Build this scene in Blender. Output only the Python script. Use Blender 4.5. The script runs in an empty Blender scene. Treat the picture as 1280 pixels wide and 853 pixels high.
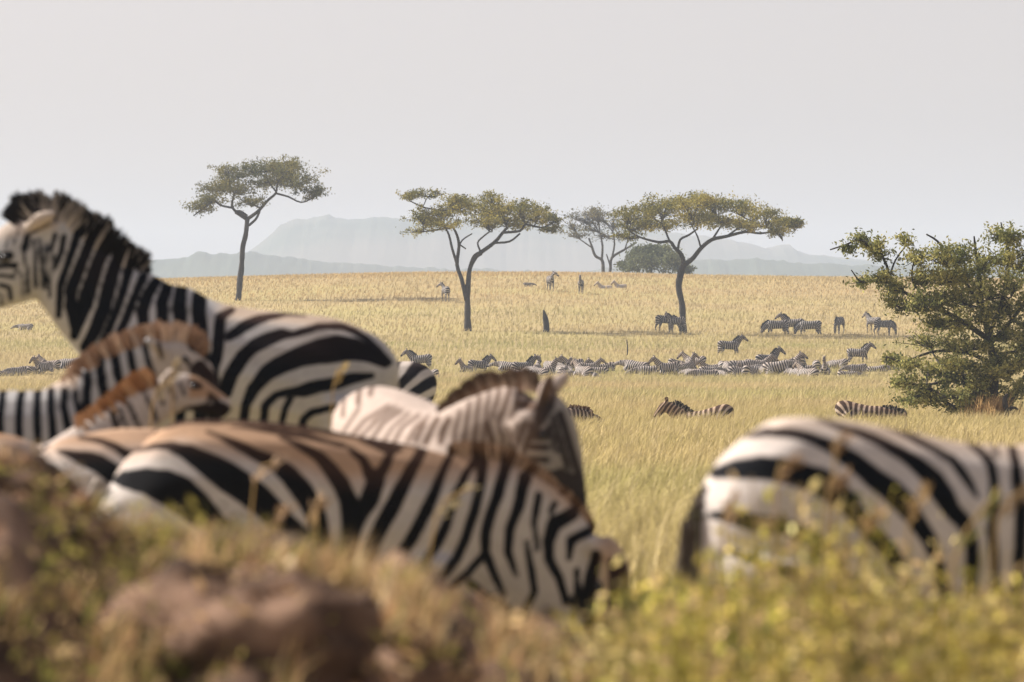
import bpy, math, random
import numpy as np
from mathutils import Vector, Matrix

random.seed(7)
RNG = np.random.default_rng(11)
S = bpy.context.scene
COL = S.collection

# ------------------------------------------------------------------ camera, sky, sun, exposure
CZ = 1.5                      # camera height
FPX = 1280 * 200 / 36.0       # focal length in photo pixels
cam_d = bpy.data.cameras.new('camera')
cam = bpy.data.objects.new('camera', cam_d)
COL.objects.link(cam)
cam.location = (0, 0, CZ)
cam.rotation_euler = (math.radians(90), 0, 0)
cam_d.lens = 200
cam_d.sensor_width = 36
cam_d.clip_start = 0.5
cam_d.clip_end = 30000
cam_d.dof.use_dof = True
cam_d.dof.focus_distance = 175
cam_d.dof.aperture_fstop = 5.6
S.camera = cam

SUN_TO = Vector((-0.72, 0.26, 0.62)).normalized()      # towards the sun: from the left, high, a little behind
SUN_EL = math.asin(SUN_TO.z)
SUN_AZ = math.atan2(SUN_TO.x, SUN_TO.y)
w = bpy.data.worlds.new('World')
S.world = w
w.use_nodes = True
wn, wl = w.node_tree.nodes, w.node_tree.links
wn.clear()
sky = wn.new('ShaderNodeTexSky')
sky.sky_type = 'NISHITA'
sky.sun_disc = False
sky.sun_elevation = SUN_EL
sky.sun_rotation = SUN_AZ
sky.air_density = 1.0
sky.dust_density = 2.0
sky.ozone_density = 1.0
hs = wn.new('ShaderNodeHueSaturation')
hs.inputs['Saturation'].default_value = 0.35
bg = wn.new('ShaderNodeBackground')
bg.inputs['Strength'].default_value = 0.081
wo = wn.new('ShaderNodeOutputWorld')
tint = wn.new('ShaderNodeMixRGB'); tint.blend_type = 'MULTIPLY'; tint.inputs[0].default_value = 1
tint.inputs[2].default_value = (1.10, 0.975, 0.985, 1)      # the faint pink of the dusty air, the same all over the sky
wl.new(sky.outputs[0], hs.inputs['Color'])
wl.new(hs.outputs[0], tint.inputs[1])
wl.new(tint.outputs[0], bg.inputs['Color'])
wl.new(bg.outputs[0], wo.inputs['Surface'])

sun_d = bpy.data.lights.new('sun', 'SUN')
sun_d.energy = 5.0
sun_d.angle = math.radians(0.5)
sun_d.color = (1.0, 0.94, 0.87)
sun = bpy.data.objects.new('sun', sun_d)
sun.rotation_euler = SUN_TO.to_track_quat('Z', 'Y').to_euler()
sun.location = (-20, 10, 40)
COL.objects.link(sun)

S.view_settings.view_transform = 'Standard'
S.view_settings.look = 'None'
S.view_settings.exposure = 0.86
S.view_settings.gamma = 1
S.render.engine = 'CYCLES'
S.cycles.use_denoising = True
S.cycles.max_bounces = 6
S.cycles.diffuse_bounces = 3
S.cycles.volume_bounces = 1
S.cycles.transparent_max_bounces = 4

# ------------------------------------------------------------------ helpers
def tag(o, label=None, cat=None, group=None, kind=None):
    if label: o['label'] = label
    if cat: o['category'] = cat
    if group: o['group'] = group
    if kind: o['kind'] = kind
    return o

def link(name, mesh, parent=None, loc=None):
    o = bpy.data.objects.new(name, mesh)
    COL.objects.link(o)
    if parent is not None: o.parent = parent
    if loc is not None: o.location = loc
    return o

def empty(name, loc):
    o = bpy.data.objects.new(name, None)
    o.empty_display_size = 0.2
    COL.objects.link(o)
    o.location = loc
    return o

def hash3(i, j, k, seed):
    n = (i * 374761393 + j * 668265263 + k * 1274126177 + seed * 974711) & 0xffffffff
    n = ((n ^ (n >> 13)) * 1274126177) & 0xffffffff
    return ((n ^ (n >> 16)) & 0xffff) / 65535.0

def noise(x, y, z=0.0, seed=0):
    x, y = np.broadcast_arrays(np.asarray(x, float), np.asarray(y, float))
    z = np.broadcast_to(np.asarray(z, float), x.shape)
    xi, yi, zi = np.floor(x).astype(np.int64), np.floor(y).astype(np.int64), np.floor(z).astype(np.int64)
    fx, fy, fz = x - xi, y - yi, z - zi
    u, v, t = [f * f * (3 - 2 * f) for f in (fx, fy, fz)]
    r = 0
    for a in (0, 1):
        for b in (0, 1):
            for c in (0, 1):
                wgt = (u if a else 1 - u) * (v if b else 1 - v) * (t if c else 1 - t)
                r = r + wgt * hash3(xi + a, yi + b, zi + c, seed)
    return r * 2 - 1

def mesh_np(name, verts, faces_list, mat, col=None, smooth=False):
    """verts (N,3); faces_list: list of (M,k) int arrays; col (N,3) optional linear colours"""
    me = bpy.data.meshes.new(name)
    verts = np.ascontiguousarray(verts, dtype=np.float32)
    me.vertices.add(len(verts))
    me.vertices.foreach_set('co', verts.ravel())
    loops = np.concatenate([f.ravel() for f in faces_list]).astype(np.int32)
    totals = np.concatenate([np.full(len(f), f.shape[1], np.int32) for f in faces_list])
    starts = np.concatenate([[0], np.cumsum(totals)[:-1]]).astype(np.int32)
    me.loops.add(len(loops))
    me.loops.foreach_set('vertex_index', loops)
    me.polygons.add(len(totals))
    me.polygons.foreach_set('loop_start', starts)
    me.polygons.foreach_set('loop_total', totals)
    if smooth:
        me.polygons.foreach_set('use_smooth', np.ones(len(totals), bool))
    me.update(calc_edges=True)
    if col is not None:
        a = me.attributes.new('col', 'FLOAT_COLOR', 'POINT')
        c4 = np.ones((len(verts), 4), np.float32)
        c4[:, :3] = np.clip(col, 0, 1)
        a.data.foreach_set('color', c4.ravel())
    if mat: me.materials.append(mat)
    return me

def nodes_of(name):
    m = bpy.data.materials.new(name)
    m.use_nodes = True
    n, l = m.node_tree.nodes, m.node_tree.links
    n.clear()
    out = n.new('ShaderNodeOutputMaterial')
    return m, n, l, out

def mat_leaf(name, transl=0.35, soft=0.0):
    """thin blades and leaves: colour from the mesh, some light comes through"""
    m, n, l, out = nodes_of(name)
    at = n.new('ShaderNodeAttribute'); at.attribute_name = 'col'
    d = n.new('ShaderNodeBsdfDiffuse'); t = n.new('ShaderNodeBsdfTranslucent')
    mx = n.new('ShaderNodeMixShader'); mx.inputs[0].default_value = transl
    l.new(at.outputs['Color'], d.inputs['Color']); l.new(at.outputs['Color'], t.inputs['Color'])
    if soft:      # many hair-fine blades per modelled one: soften the flat-card shading
        ge = n.new('ShaderNodeNewGeometry')
        sc = n.new('ShaderNodeVectorMath'); sc.operation = 'SCALE'; sc.inputs['Scale'].default_value = 1 - soft
        ad = n.new('ShaderNodeVectorMath'); ad.operation = 'ADD'; ad.inputs[1].default_value = (0, 0, soft)
        no = n.new('ShaderNodeVectorMath'); no.operation = 'NORMALIZE'
        l.new(ge.outputs['Normal'], sc.inputs[0]); l.new(sc.outputs[0], ad.inputs[0]); l.new(ad.outputs[0], no.inputs[0])
        l.new(no.outputs[0], d.inputs['Normal'])
    l.new(d.outputs[0], mx.inputs[1]); l.new(t.outputs[0], mx.inputs[2])
    l.new(mx.outputs[0], out.inputs['Surface'])
    return m

def mat_noise(name, c1, c2, scale, rough=0.9, bump=0.3, detail=6, c3=None, scale3=None):
    m, n, l, out = nodes_of(name)
    tc = n.new('ShaderNodeTexCoord')
    nz = n.new('ShaderNodeTexNoise'); nz.inputs['Scale'].default_value = scale; nz.inputs['Detail'].default_value = detail
    rp = n.new('ShaderNodeValToRGB')
    rp.color_ramp.elements[0].position = 0.32; rp.color_ramp.elements[1].position = 0.68
    rp.color_ramp.elements[0].color = (*c1, 1); rp.color_ramp.elements[1].color = (*c2, 1)
    b = n.new('ShaderNodeBsdfPrincipled'); b.inputs['Roughness'].default_value = rough
    b.inputs['Specular IOR Level'].default_value = 0.15
    l.new(tc.outputs['Object'], nz.inputs['Vector']); l.new(nz.outputs['Fac'], rp.inputs[0])
    src = rp.outputs[0]
    if c3:
        n3 = n.new('ShaderNodeTexNoise'); n3.inputs['Scale'].default_value = scale3; n3.inputs['Detail'].default_value = 4
        l.new(tc.outputs['Object'], n3.inputs['Vector'])
        mr = n.new('ShaderNodeMapRange'); mr.inputs[1].default_value = 0.45; mr.inputs[2].default_value = 0.65
        l.new(n3.outputs['Fac'], mr.inputs[0])
        mx = n.new('ShaderNodeMixRGB'); mx.inputs[2].default_value = (*c3, 1)
        l.new(mr.outputs[0], mx.inputs[0]); l.new(src, mx.inputs[1]); src = mx.outputs[0]
    l.new(src, b.inputs['Base Color'])
    if bump:
        bp = n.new('ShaderNodeBump'); bp.inputs['Strength'].default_value = bump
        l.new(nz.outputs['Fac'], bp.inputs['Height']); l.new(bp.outputs[0], b.inputs['Normal'])
    l.new(b.outputs[0], out.inputs['Surface'])
    return m

def mat_coat(name, white, black, tan_w, tan_b, nscale=18.0, namp=0.012, soft=0.006):
    """zebra coat: 'sd' is the signed distance (m) into a dark stripe, 'tan' where the fur is dusty brown"""
    m, n, l, out = nodes_of(name)
    sd = n.new('ShaderNodeAttribute'); sd.attribute_name = 'sd'
    tn = n.new('ShaderNodeAttribute'); tn.attribute_name = 'tan'
    tc = n.new('ShaderNodeTexCoord')
    nz = n.new('ShaderNodeTexNoise'); nz.inputs['Scale'].default_value = nscale; nz.inputs['Detail'].default_value = 5
    l.new(tc.outputs['Object'], nz.inputs['Vector'])
    a = n.new('ShaderNodeMath'); a.operation = 'MULTIPLY_ADD'
    a.inputs[1].default_value = namp; a.inputs[2].default_value = -namp * 0.5
    l.new(nz.outputs['Fac'], a.inputs[0])
    s = n.new('ShaderNodeMath'); s.operation = 'ADD'
    l.new(sd.outputs['Fac'], s.inputs[0]); l.new(a.outputs[0], s.inputs[1])
    mr = n.new('ShaderNodeMapRange'); mr.interpolation_type = 'SMOOTHSTEP'
    mr.inputs[1].default_value = -soft; mr.inputs[2].default_value = soft
    l.new(s.outputs[0], mr.inputs[0])
    # fine fur mottling
    n2 = n.new('ShaderNodeTexNoise'); n2.inputs['Scale'].default_value = 9; n2.inputs['Detail'].default_value = 8
    n2.inputs['Roughness'].default_value = 0.75
    l.new(tc.outputs['Object'], n2.inputs['Vector'])
    m2 = n.new('ShaderNodeMapRange'); m2.inputs[1].default_value = 0.3; m2.inputs[2].default_value = 0.7
    m2.inputs[3].default_value = 0.78; m2.inputs[4].default_value = 1.08
    l.new(n2.outputs['Fac'], m2.inputs[0])
    def pair(c, d):
        x = n.new('ShaderNodeMixRGB'); x.inputs[1].default_value = (*c, 1); x.inputs[2].default_value = (*d, 1)
        l.new(tn.outputs['Fac'], x.inputs[0]); return x
    pw, pb = pair(white, tan_w), pair(black, tan_b)
    mx = n.new('ShaderNodeMixRGB')
    l.new(mr.outputs[0], mx.inputs[0]); l.new(pw.outputs[0], mx.inputs[1]); l.new(pb.outputs[0], mx.inputs[2])
    mul = n.new('ShaderNodeMixRGB'); mul.blend_type = 'MULTIPLY'; mul.inputs[0].default_value = 1
    l.new(mx.outputs[0], mul.inputs[1]); l.new(m2.outputs[0], mul.inputs[2])
    b = n.new('ShaderNodeBsdfPrincipled'); b.inputs['Roughness'].default_value = 0.75
    b.inputs['Specular IOR Level'].default_value = 0.04
    b.inputs['Sheen Weight'].default_value = 0.0
    b.inputs['Sheen Roughness'].default_value = 0.5
    n3 = n.new('ShaderNodeTexNoise'); n3.inputs['Scale'].default_value = 120; n3.inputs['Detail'].default_value = 2
    l.new(tc.outputs['Object'], n3.inputs['Vector'])
    bp = n.new('ShaderNodeBump'); bp.inputs['Strength'].default_value = 0.25; bp.inputs['Distance'].default_value = 0.01
    l.new(n3.outputs['Fac'], bp.inputs['Height']); l.new(bp.outputs[0], b.inputs['Normal'])
    l.new(mul.outputs[0], b.inputs['Base Color'])
    l.new(b.outputs[0], out.inputs['Surface'])
    return m

def mat_plain(name, c, rough=0.8, spec=0.2):
    m, n, l, out = nodes_of(name)
    b = n.new('ShaderNodeBsdfPrincipled')
    b.inputs['Base Color'].default_value = (*c, 1); b.inputs['Roughness'].default_value = rough
    b.inputs['Specular IOR Level'].default_value = spec
    l.new(b.outputs[0], out.inputs['Surface'])
    return m

M = {}
M['grass'] = mat_leaf('grass_blades', 0.30, 0.5)
M['leaf'] = mat_leaf('tree_leaves', 0.30)
M['hair'] = mat_leaf('mane_hair', 0.15)
M['coat'] = mat_coat('zebra_coat', (0.41, 0.395, 0.38), (0.004, 0.005, 0.008), (0.46, 0.35, 0.26), (0.05, 0.028, 0.021))
M['coat_light'] = mat_coat('zebra_coat_light', (0.56, 0.50, 0.45), (0.005, 0.006, 0.008), (0.52, 0.40, 0.30), (0.055, 0.032, 0.024))
M['coat_brown'] = mat_coat('zebra_coat_brown', (0.45, 0.41, 0.375), (0.005, 0.005, 0.006), (0.40, 0.25, 0.15), (0.045, 0.023, 0.015))
M['coat_pale'] = mat_coat('zebra_coat_pale', (0.43, 0.35, 0.295), (0.115, 0.075, 0.055), (0.24, 0.225, 0.21), (0.022, 0.022, 0.026), namp=0.008, soft=0.009)
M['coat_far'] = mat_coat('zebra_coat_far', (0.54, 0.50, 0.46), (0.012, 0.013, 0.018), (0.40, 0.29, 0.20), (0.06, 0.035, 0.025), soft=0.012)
M['eye'] = mat_plain('dark_eye', (0.01, 0.008, 0.007), 0.25, 0.5)
M['hoof'] = mat_plain('hoof_horn', (0.03, 0.028, 0.025), 0.6)
M['bark'] = mat_noise('acacia_bark', (0.020, 0.018, 0.017), (0.055, 0.047, 0.042), 3.0, bump=0.6)
M['bark_grey'] = mat_noise('grey_bark', (0.045, 0.042, 0.038), (0.11, 0.10, 0.09), 4.0, bump=0.6)
M['soil'] = mat_noise('mound_soil', (0.028, 0.018, 0.013), (0.16, 0.096, 0.062), 8.0, bump=1.0, detail=10, c3=(0.24, 0.150, 0.098), scale3=5.0)
M['ground'] = mat_noise('plain_ground', (0.27, 0.205, 0.09), (0.38, 0.29, 0.135), 0.35, bump=0.0, detail=8, c3=(0.34, 0.28, 0.11), scale3=0.05)
M['hill'] = mat_noise('wooded_hill', (0.03, 0.045, 0.034), (0.06, 0.075, 0.05), 0.02, bump=0.0, detail=8, c3=(0.12, 0.105, 0.085), scale3=0.004)

def at(px, py, D):
    return Vector(((px - 640) / FPX * D, D, CZ - (py - 426.5) / FPX * D))

# ------------------------------------------------------------------ terrain
# ground height relative to the camera against distance
PROF_D = np.array([-80, 8, 12, 18, 22, 25, 27.4, 30, 50, 75, 140, 220, 300, 335, 365, 400, 440, 480, 520, 545, 575, 640, 900, 1500, 3000, 9500.])
PROF_Z = np.array([-1.25, -1.25, -1.22, -1.46, -1.46, -1.40, -1.30, -1.34, -1.60, -1.85, -2.28, -2.42, -2.45, -2.35, -1.05, 0.15, 1.75, 3.75, 5.80, 6.35, 6.55, 5.4, -2, -8, -12, -12.])
_dd = np.linspace(-80, 9500, 19161)
_zz = np.interp(_dd, PROF_D, PROF_Z)
_k = np.hanning(41); _k /= _k.sum()
_zs = np.convolve(np.pad(_zz, 20, mode='edge'), _k, mode='valid')
def ground(x, y):
    x = np.asarray(x, float); y = np.asarray(y, float)
    z = np.interp(y, _dd, _zs) + CZ
    far = np.clip((y - 60) / 150, 0, 1)
    z = z + far * 0.16 * noise(x / 23.0, y / 40.0, 0, 3)
    # the crest drops a little to the left and to the far right
    q = x / np.maximum(y, 1.0)
    c = np.clip((y - 360) / 160, 0, 1)
    z = z - c * (0.55 * np.clip((-q - 0.02) / 0.045, 0, 1.6) + 0.35 * np.clip((q - 0.02) / 0.05, 0, 1.6))
    return z
def gz(x, y): return float(ground(x, y))

def grass_h(y):
    return np.interp(y, [0, 16, 26, 60, 140, 300, 350, 370, 600], [0.35, 0.42, 0.42, 0.5, 0.52, 0.5, 0.42, 0.34, 0.34])

def dist_for(px, py):
    """distance at which the grass tops show at this picture height"""
    D = np.linspace(32, 560, 2113)
    x = (px - 640) / FPX * D
    yy = 426.5 - (ground(x, D) + grass_h(D) * 0.75 - CZ) / D * FPX
    i = np.argmax(yy <= py)
    return float(D[i]) if yy[i] <= py else 545.0

ys = np.concatenate([np.linspace(-55, 10, 16), np.linspace(12, 60, 60)[0:], np.linspace(62, 640, 190), np.linspace(680, 5900, 60)])
us = np.linspace(-1, 1, 81)
gx = np.outer(25 + 0.26 * np.maximum(ys, 0), us)
gy = np.outer(ys, np.ones_like(us))
gzv = ground(gx, gy)
gv = np.stack([gx, gy, gzv], -1).reshape(-1, 3)
nr, nc = gx.shape
ii = (np.arange(nr - 1)[:, None] * nc + np.arange(nc - 1)[None]).ravel()
gf = np.stack([ii, ii + 1, ii + nc + 1, ii + nc], -1)
g = link('ground', mesh_np('ground', gv, [gf], M['ground'], smooth=True))
tag(g, 'straw coloured savanna plain rising to a low crest', None, None, 'structure')

# far hills: terrain with a wooded rim
def ridge(name, D, outline, depth, seed, label):
    ox = np.array([p[0] for p in outline], float); oy = np.array([p[1] for p in outline], float)
    nx, ny = 900, 22
    px = np.linspace(ox[0], ox[-1], nx)
    top = np.interp(px, ox, oy)
    k = np.hanning(121); k /= k.sum()
    low = np.convolve(np.pad(top, 60, mode='edge'), k, mode='valid')
    hz = (426.5 - low) / FPX * D
    dh = (low - top) / FPX * D
    X = (px - 640) / FPX * D
    v = np.linspace(0, 1, ny)
    base = -14.0
    Y = D + (v[:, None] - 0.45) * depth + np.zeros((1, nx))
    shape = np.sin(np.clip(v / 0.45, 0, 1) * math.pi / 2) ** 0.8 * np.where(v < 0.45, 1, np.cos(np.clip((v - 0.45) / 0.55, 0, 1) * math.pi / 2))
    XX = X[None] + 0 * Y
    Z = base + (hz[None] - base) * shape[:, None]
    amp = np.clip(shape, 0, 1)[:, None]
    PXX = XX / D * FPX
    Z = Z + dh[None] * amp ** 10 + (D / FPX) * amp ** 2 * (1.5 * noise(PXX / 17, Y / 60, 0, seed) + 1.3 * noise(PXX / 6.5, Y / 30, 0, seed + 7)) + amp * (1 - amp ** 4) * (2.5 * noise(XX / 18, Y / 40, 0, seed + 3) + 9 * noise(XX / 90, Y / 160, 0, seed + 2))
    V = np.stack([XX, Y, Z], -1).reshape(-1, 3)
    i2 = (np.arange(ny - 1)[:, None] * nx + np.arange(nx - 1)[None]).ravel()
    F = np.stack([i2, i2 + 1, i2 + nx + 1, i2 + nx], -1)
    o = link(name, mesh_np(name, V, [F], M['hill'], smooth=True))
    return tag(o, label, None, None, 'structure')

ridge('hills', 4200, [(60, 345), (200, 335), (300, 325), (320, 310), (332, 298), (345, 288), (355, 278), (372, 272), (395, 270), (412, 266), (432, 272), (445, 273), (470, 269),
      (520, 273), (560, 271), (620, 274), (700, 279), (760, 283), (830, 288), (890, 294), (915, 299), (935, 304), (955, 309), (970, 304), (985, 304), (993, 312), (1010, 316),
      (1045, 320), (1090, 323), (1180, 327), (1280, 330), (1400, 338)], 1000, 21, 'pale blue flat topped escarpment fading into haze')
ridge('hills', 2950, [(-150, 338), (60, 330), (170, 322), (214, 319), (236, 318), (246, 313), (260, 312), (268, 314), (285, 313), (310, 312), (345, 316), (400, 323), (470, 329), (560, 333), (700, 336)],
      400, 41, 'lower hazy wooded rise in front of the escarpment at left')
ridge('hills', 2800, [(640, 345), (720, 336), (800, 328), (880, 322), (940, 320), (1000, 325), (1100, 329), (1200, 330), (1330, 332), (1450, 340)],
      400, 51, 'low hazy rise behind the round bush and right acacia')

# ------------------------------------------------------------------ grass
def blades(name, base, height, width, lean, col, mat, label, tipcol=None, parent=None, seed=1):
    """one mesh of thin bent blades; base (N,3), height/width (N,), lean (N,) fraction, col (N,3)"""
    r = np.random.default_rng(seed)
    N = len(base)
    yaw = r.uniform(0, 2 * math.pi, N)
    # blades turn their flat side at random, bend mostly with the breeze to the right
    ld = r.normal(0.35, 1.1, N)
    dirx, diry = np.cos(ld), np.sin(ld)
    sx, sy = np.cos(yaw) * width * 0.5, np.sin(yaw) * width * 0.5
    mid = base + np.stack([dirx * lean * height * 0.28, diry * lean * height * 0.28, height * 0.55], -1)
    tip = base + np.stack([dirx * lean * height * 0.85, diry * lean * height * 0.85, height * (1 - 0.25 * lean)], -1)
    sv = np.stack([sx, sy, np.zeros(N)], -1)
    V = np.stack([base - sv, base + sv, mid + sv * 0.8, mid - sv * 0.8, tip], 1).reshape(-1, 3)
    k = np.arange(N) * 5
    F4 = np.stack([k, k + 1, k + 2, k + 3], -1)
    F3 = np.stack([k + 3, k + 2, k + 4], -1)
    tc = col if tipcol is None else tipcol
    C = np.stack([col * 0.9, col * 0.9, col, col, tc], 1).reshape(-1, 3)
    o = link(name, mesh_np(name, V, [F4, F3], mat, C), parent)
    if label: tag(o, label, 'grass', None, 'stuff')
    return o

STRAW = np.array([0.48, 0.37, 0.175]); OCHRE = np.array([0.49, 0.325, 0.150]); GREEN = np.array([0.35, 0.325, 0.115]); PALE = np.array([0.56, 0.455, 0.27])
def field_colour(x, y, r, n):
    a = noise(x / 9.0, y / 30.0, 0, 71) * 0.6 + noise(x / 2.5, y / 9.0, 0, 72) * 0.4
    b = noise(x / 30.0, y / 16.0, 0, 73)
    crest = np.clip((y - 400) / 120, 0, 1)
    near = np.clip((70 - y) / 40, 0, 1)
    band = noise(x / 55.0, y / 7.0, 0, 75) * np.clip((y - 120) / 150, 0, 1) + noise(x / 14.0, y / 14.0, 0, 76) * np.clip((150 - y) / 100, 0, 1)
    g_w = np.clip(0.34 + 0.42 * band + 0.5 * a + 0.10 * near - 0.35 * crest + 0.18 * np.exp(-((y - 395) / 22) ** 2), 0, 1)
    o_w = np.clip(0.10 + 0.8 * crest + 0.55 * b * (0.3 + crest), 0, 1)
    c = STRAW[None] * (1 - g_w[:, None]) + GREEN[None] * g_w[:, None]
    c = c * (1 - 0.7 * o_w[:, None]) + OCHRE[None] * 0.7 * o_w[:, None]
    p = (r.random(n) < 0.22)[:, None] * 0.6
    c = c * (1 - p) + PALE[None] * p
    return c * r.uniform(0.86, 1.12, n)[:, None]

def field(name, D0, D1, n, wid, label, seed, extra=1.25, hmul=1.0):
    r = np.random.default_rng(seed)
    y = np.sqrt(r.uniform(D0 ** 2, D1 ** 2, n))
    x = r.uniform(-1, 1, n) * (0.09 * y * extra + 1.5)
    # tussocks: pull the blades together
    cx = np.round(x / 0.45 + hash3(np.round(y / 0.45).astype(np.int64), 0, 0, seed) ) * 0.45
    t = (r.random(n) < 0.5)
    x = np.where(t, cx + r.normal(0, 0.09, n), x)
    h = grass_h(y) * hmul * r.uniform(0.62, 1.15, n) * (1 + 0.22 * noise(x / 1.7, y / 2.6, 0, seed + 5))
    base = np.stack([x, y, ground(x, y) - 0.02], -1)
    col = field_colour(x, y, r, n)
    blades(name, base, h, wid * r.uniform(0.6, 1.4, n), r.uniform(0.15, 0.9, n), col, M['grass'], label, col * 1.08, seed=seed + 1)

field('near_grass', 27.5, 62, 75000, 0.012, 'soft straw grass between and behind the large foreground zebras', 101)
field('middle_grass', 62, 190, 195000, 0.0155, 'dry yellow grass of the middle plain around the bush', 102)
field('far_grass', 190, 400, 230000, 0.026, 'pale yellow grass of the far plain around the herd', 103)
field('crest_grass', 400, 575, 130000, 0.042, 'orange tinged grass on the rise below the skyline', 104)

# ------------------------------------------------------------------ lofted shapes
def catmull(P, sub):
    P = np.asarray(P, float)
    Q = np.vstack([2 * P[0] - P[1], P, 2 * P[-1] - P[-2]])
    out = []
    for i in range(1, len(Q) - 2):
        for j in range(sub):
            t = j / sub
            a, b, c, d = Q[i - 1], Q[i], Q[i + 1], Q[i + 2]
            out.append(0.5 * ((2 * b) + (-a + c) * t + (2 * a - 5 * b + 4 * c - d) * t * t + (-a + 3 * b - 3 * c + d) * t ** 3))
    out.append(Q[-2])
    return np.array(out)

def loft(nodes, sub=4, ring=14, lat=(0, 1, 0)):
    """nodes (x,y,z,h,w): h half-size across the chain in its own plane, w half-size sideways. returns verts, faces"""
    P = catmull(nodes, sub)
    P[:, 3:] = np.maximum(P[:, 3:], 0.004)
    C = P[:, :3]
    T = np.gradient(C, axis=0)
    T /= np.linalg.norm(T, axis=1)[:, None] + 1e-9
    L = np.asarray(lat, float)[None] - T * (T @ np.asarray(lat, float))[:, None]
    L /= np.linalg.norm(L, axis=1)[:, None] + 1e-9
    Nn = np.cross(L, T)
    a = np.linspace(0, 2 * math.pi, ring, endpoint=False)
    V = C[:, None] + np.cos(a)[None, :, None] * L[:, None] * P[:, 4][:, None, None] + np.sin(a)[None, :, None] * Nn[:, None] * P[:, 3][:, None, None]
    n = len(P)
    V = V.reshape(-1, 3)
    V = np.vstack([V, C[0] - T[0] * 0.3 * min(P[0, 3], P[0, 4]), C[-1] + T[-1] * 0.3 * min(P[-1, 3], P[-1, 4])])
    F = []
    for i in range(n - 1):
        for j in range(ring):
            k = (j + 1) % ring
            F.append((i * ring + j, i * ring + k, (i + 1) * ring + k, (i + 1) * ring + j))
    e0, e1 = n * ring, n * ring + 1
    for j in range(ring):
        k = (j + 1) % ring
        F.append((k, j, e0))
        F.append(((n - 1) * ring + j, (n - 1) * ring + k, e1))
    return V, F

def fuse(chains, voxel, smooth=4, name='body'):
    """join closed lofts into ONE continuous skin (voxel union, then smoothing)"""
    V, F, off = [], [], 0
    for v, f in chains:
        V.append(v); F += [tuple(i + off for i in q) for q in f]; off += len(v)
    me = bpy.data.meshes.new('tmp')
    me.from_pydata(np.vstack(V).tolist(), [], F)
    import bmesh
    bm = bmesh.new(); bm.from_mesh(me)
    bmesh.ops.recalc_face_normals(bm, faces=bm.faces)
    bm.to_mesh(me); bm.free()
    o = bpy.data.objects.new('tmp', me)
    COL.objects.link(o)
    md = o.modifiers.new('r', 'REMESH'); md.mode = 'VOXEL'; md.voxel_size = voxel; md.use_smooth_shade = True
    sm = o.modifiers.new('s', 'SMOOTH'); sm.factor = 0.5; sm.iterations = smooth
    dg = bpy.context.evaluated_depsgraph_get()
    res = bpy.data.meshes.new_from_object(o.evaluated_get(dg))
    res.name = name
    bpy.data.objects.remove(o); bpy.data.meshes.remove(me)
    res.polygons.foreach_set('use_smooth', np.ones(len(res.polygons), bool))
    return res

def verts_np(me):
    a = np.empty(len(me.vertices) * 3, np.float32)
    me.vertices.foreach_get('co', a)
    return a.reshape(-1, 3).astype(float)

def set_attr(me, name, val):
    a = me.attributes.new(name, 'FLOAT', 'POINT')
    a.data.foreach_set('value', np.ascontiguousarray(val, np.float32))

def stripe_sd(P2, stripes, gain=1.3):
    """signed distance (in the same unit as P2) into the nearest traced stripe; stripes: list of [(x,y,w),...]"""
    best = np.full(len(P2), -1e3)
    for s in stripes:
        if len(s) == 1: s = [s[0], (s[0][0] + 0.5, s[0][1], s[0][2])]
        for (x0, y0, w0), (x1, y1, w1) in zip(s[:-1], s[1:]):
            d = np.array([x1 - x0, y1 - y0], float)
            q = P2 - np.array([x0, y0])
            t = np.clip((q @ d) / (d @ d + 1e-9), 0, 1)
            dist = np.hypot(q[:, 0] - t * d[0], q[:, 1] - t * d[1])
            best = np.maximum(best, 0.5 * gain * (w0 + (w1 - w0) * t) - dist)
    return best

def sphere(name, c, r, mat, parent, seg=12, rings=8):
    V, F = [], []
    for i in range(rings + 1):
        a = math.pi * i / rings
        for j in range(seg):
            b = 2 * math.pi * j / seg
            V.append((c[0] + r * math.sin(a) * math.cos(b), c[1] + r * math.sin(a) * math.sin(b), c[2] + r * math.cos(a)))
    for i in range(rings):
        for j in range(seg):
            k = (j + 1) % seg
            F.append((i * seg + j, i * seg + k, (i + 1) * seg + k, (i + 1) * seg + j))
    return link(name, mesh_np(name, np.array(V), [np.array(F)], mat, smooth=True), parent)

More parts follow.
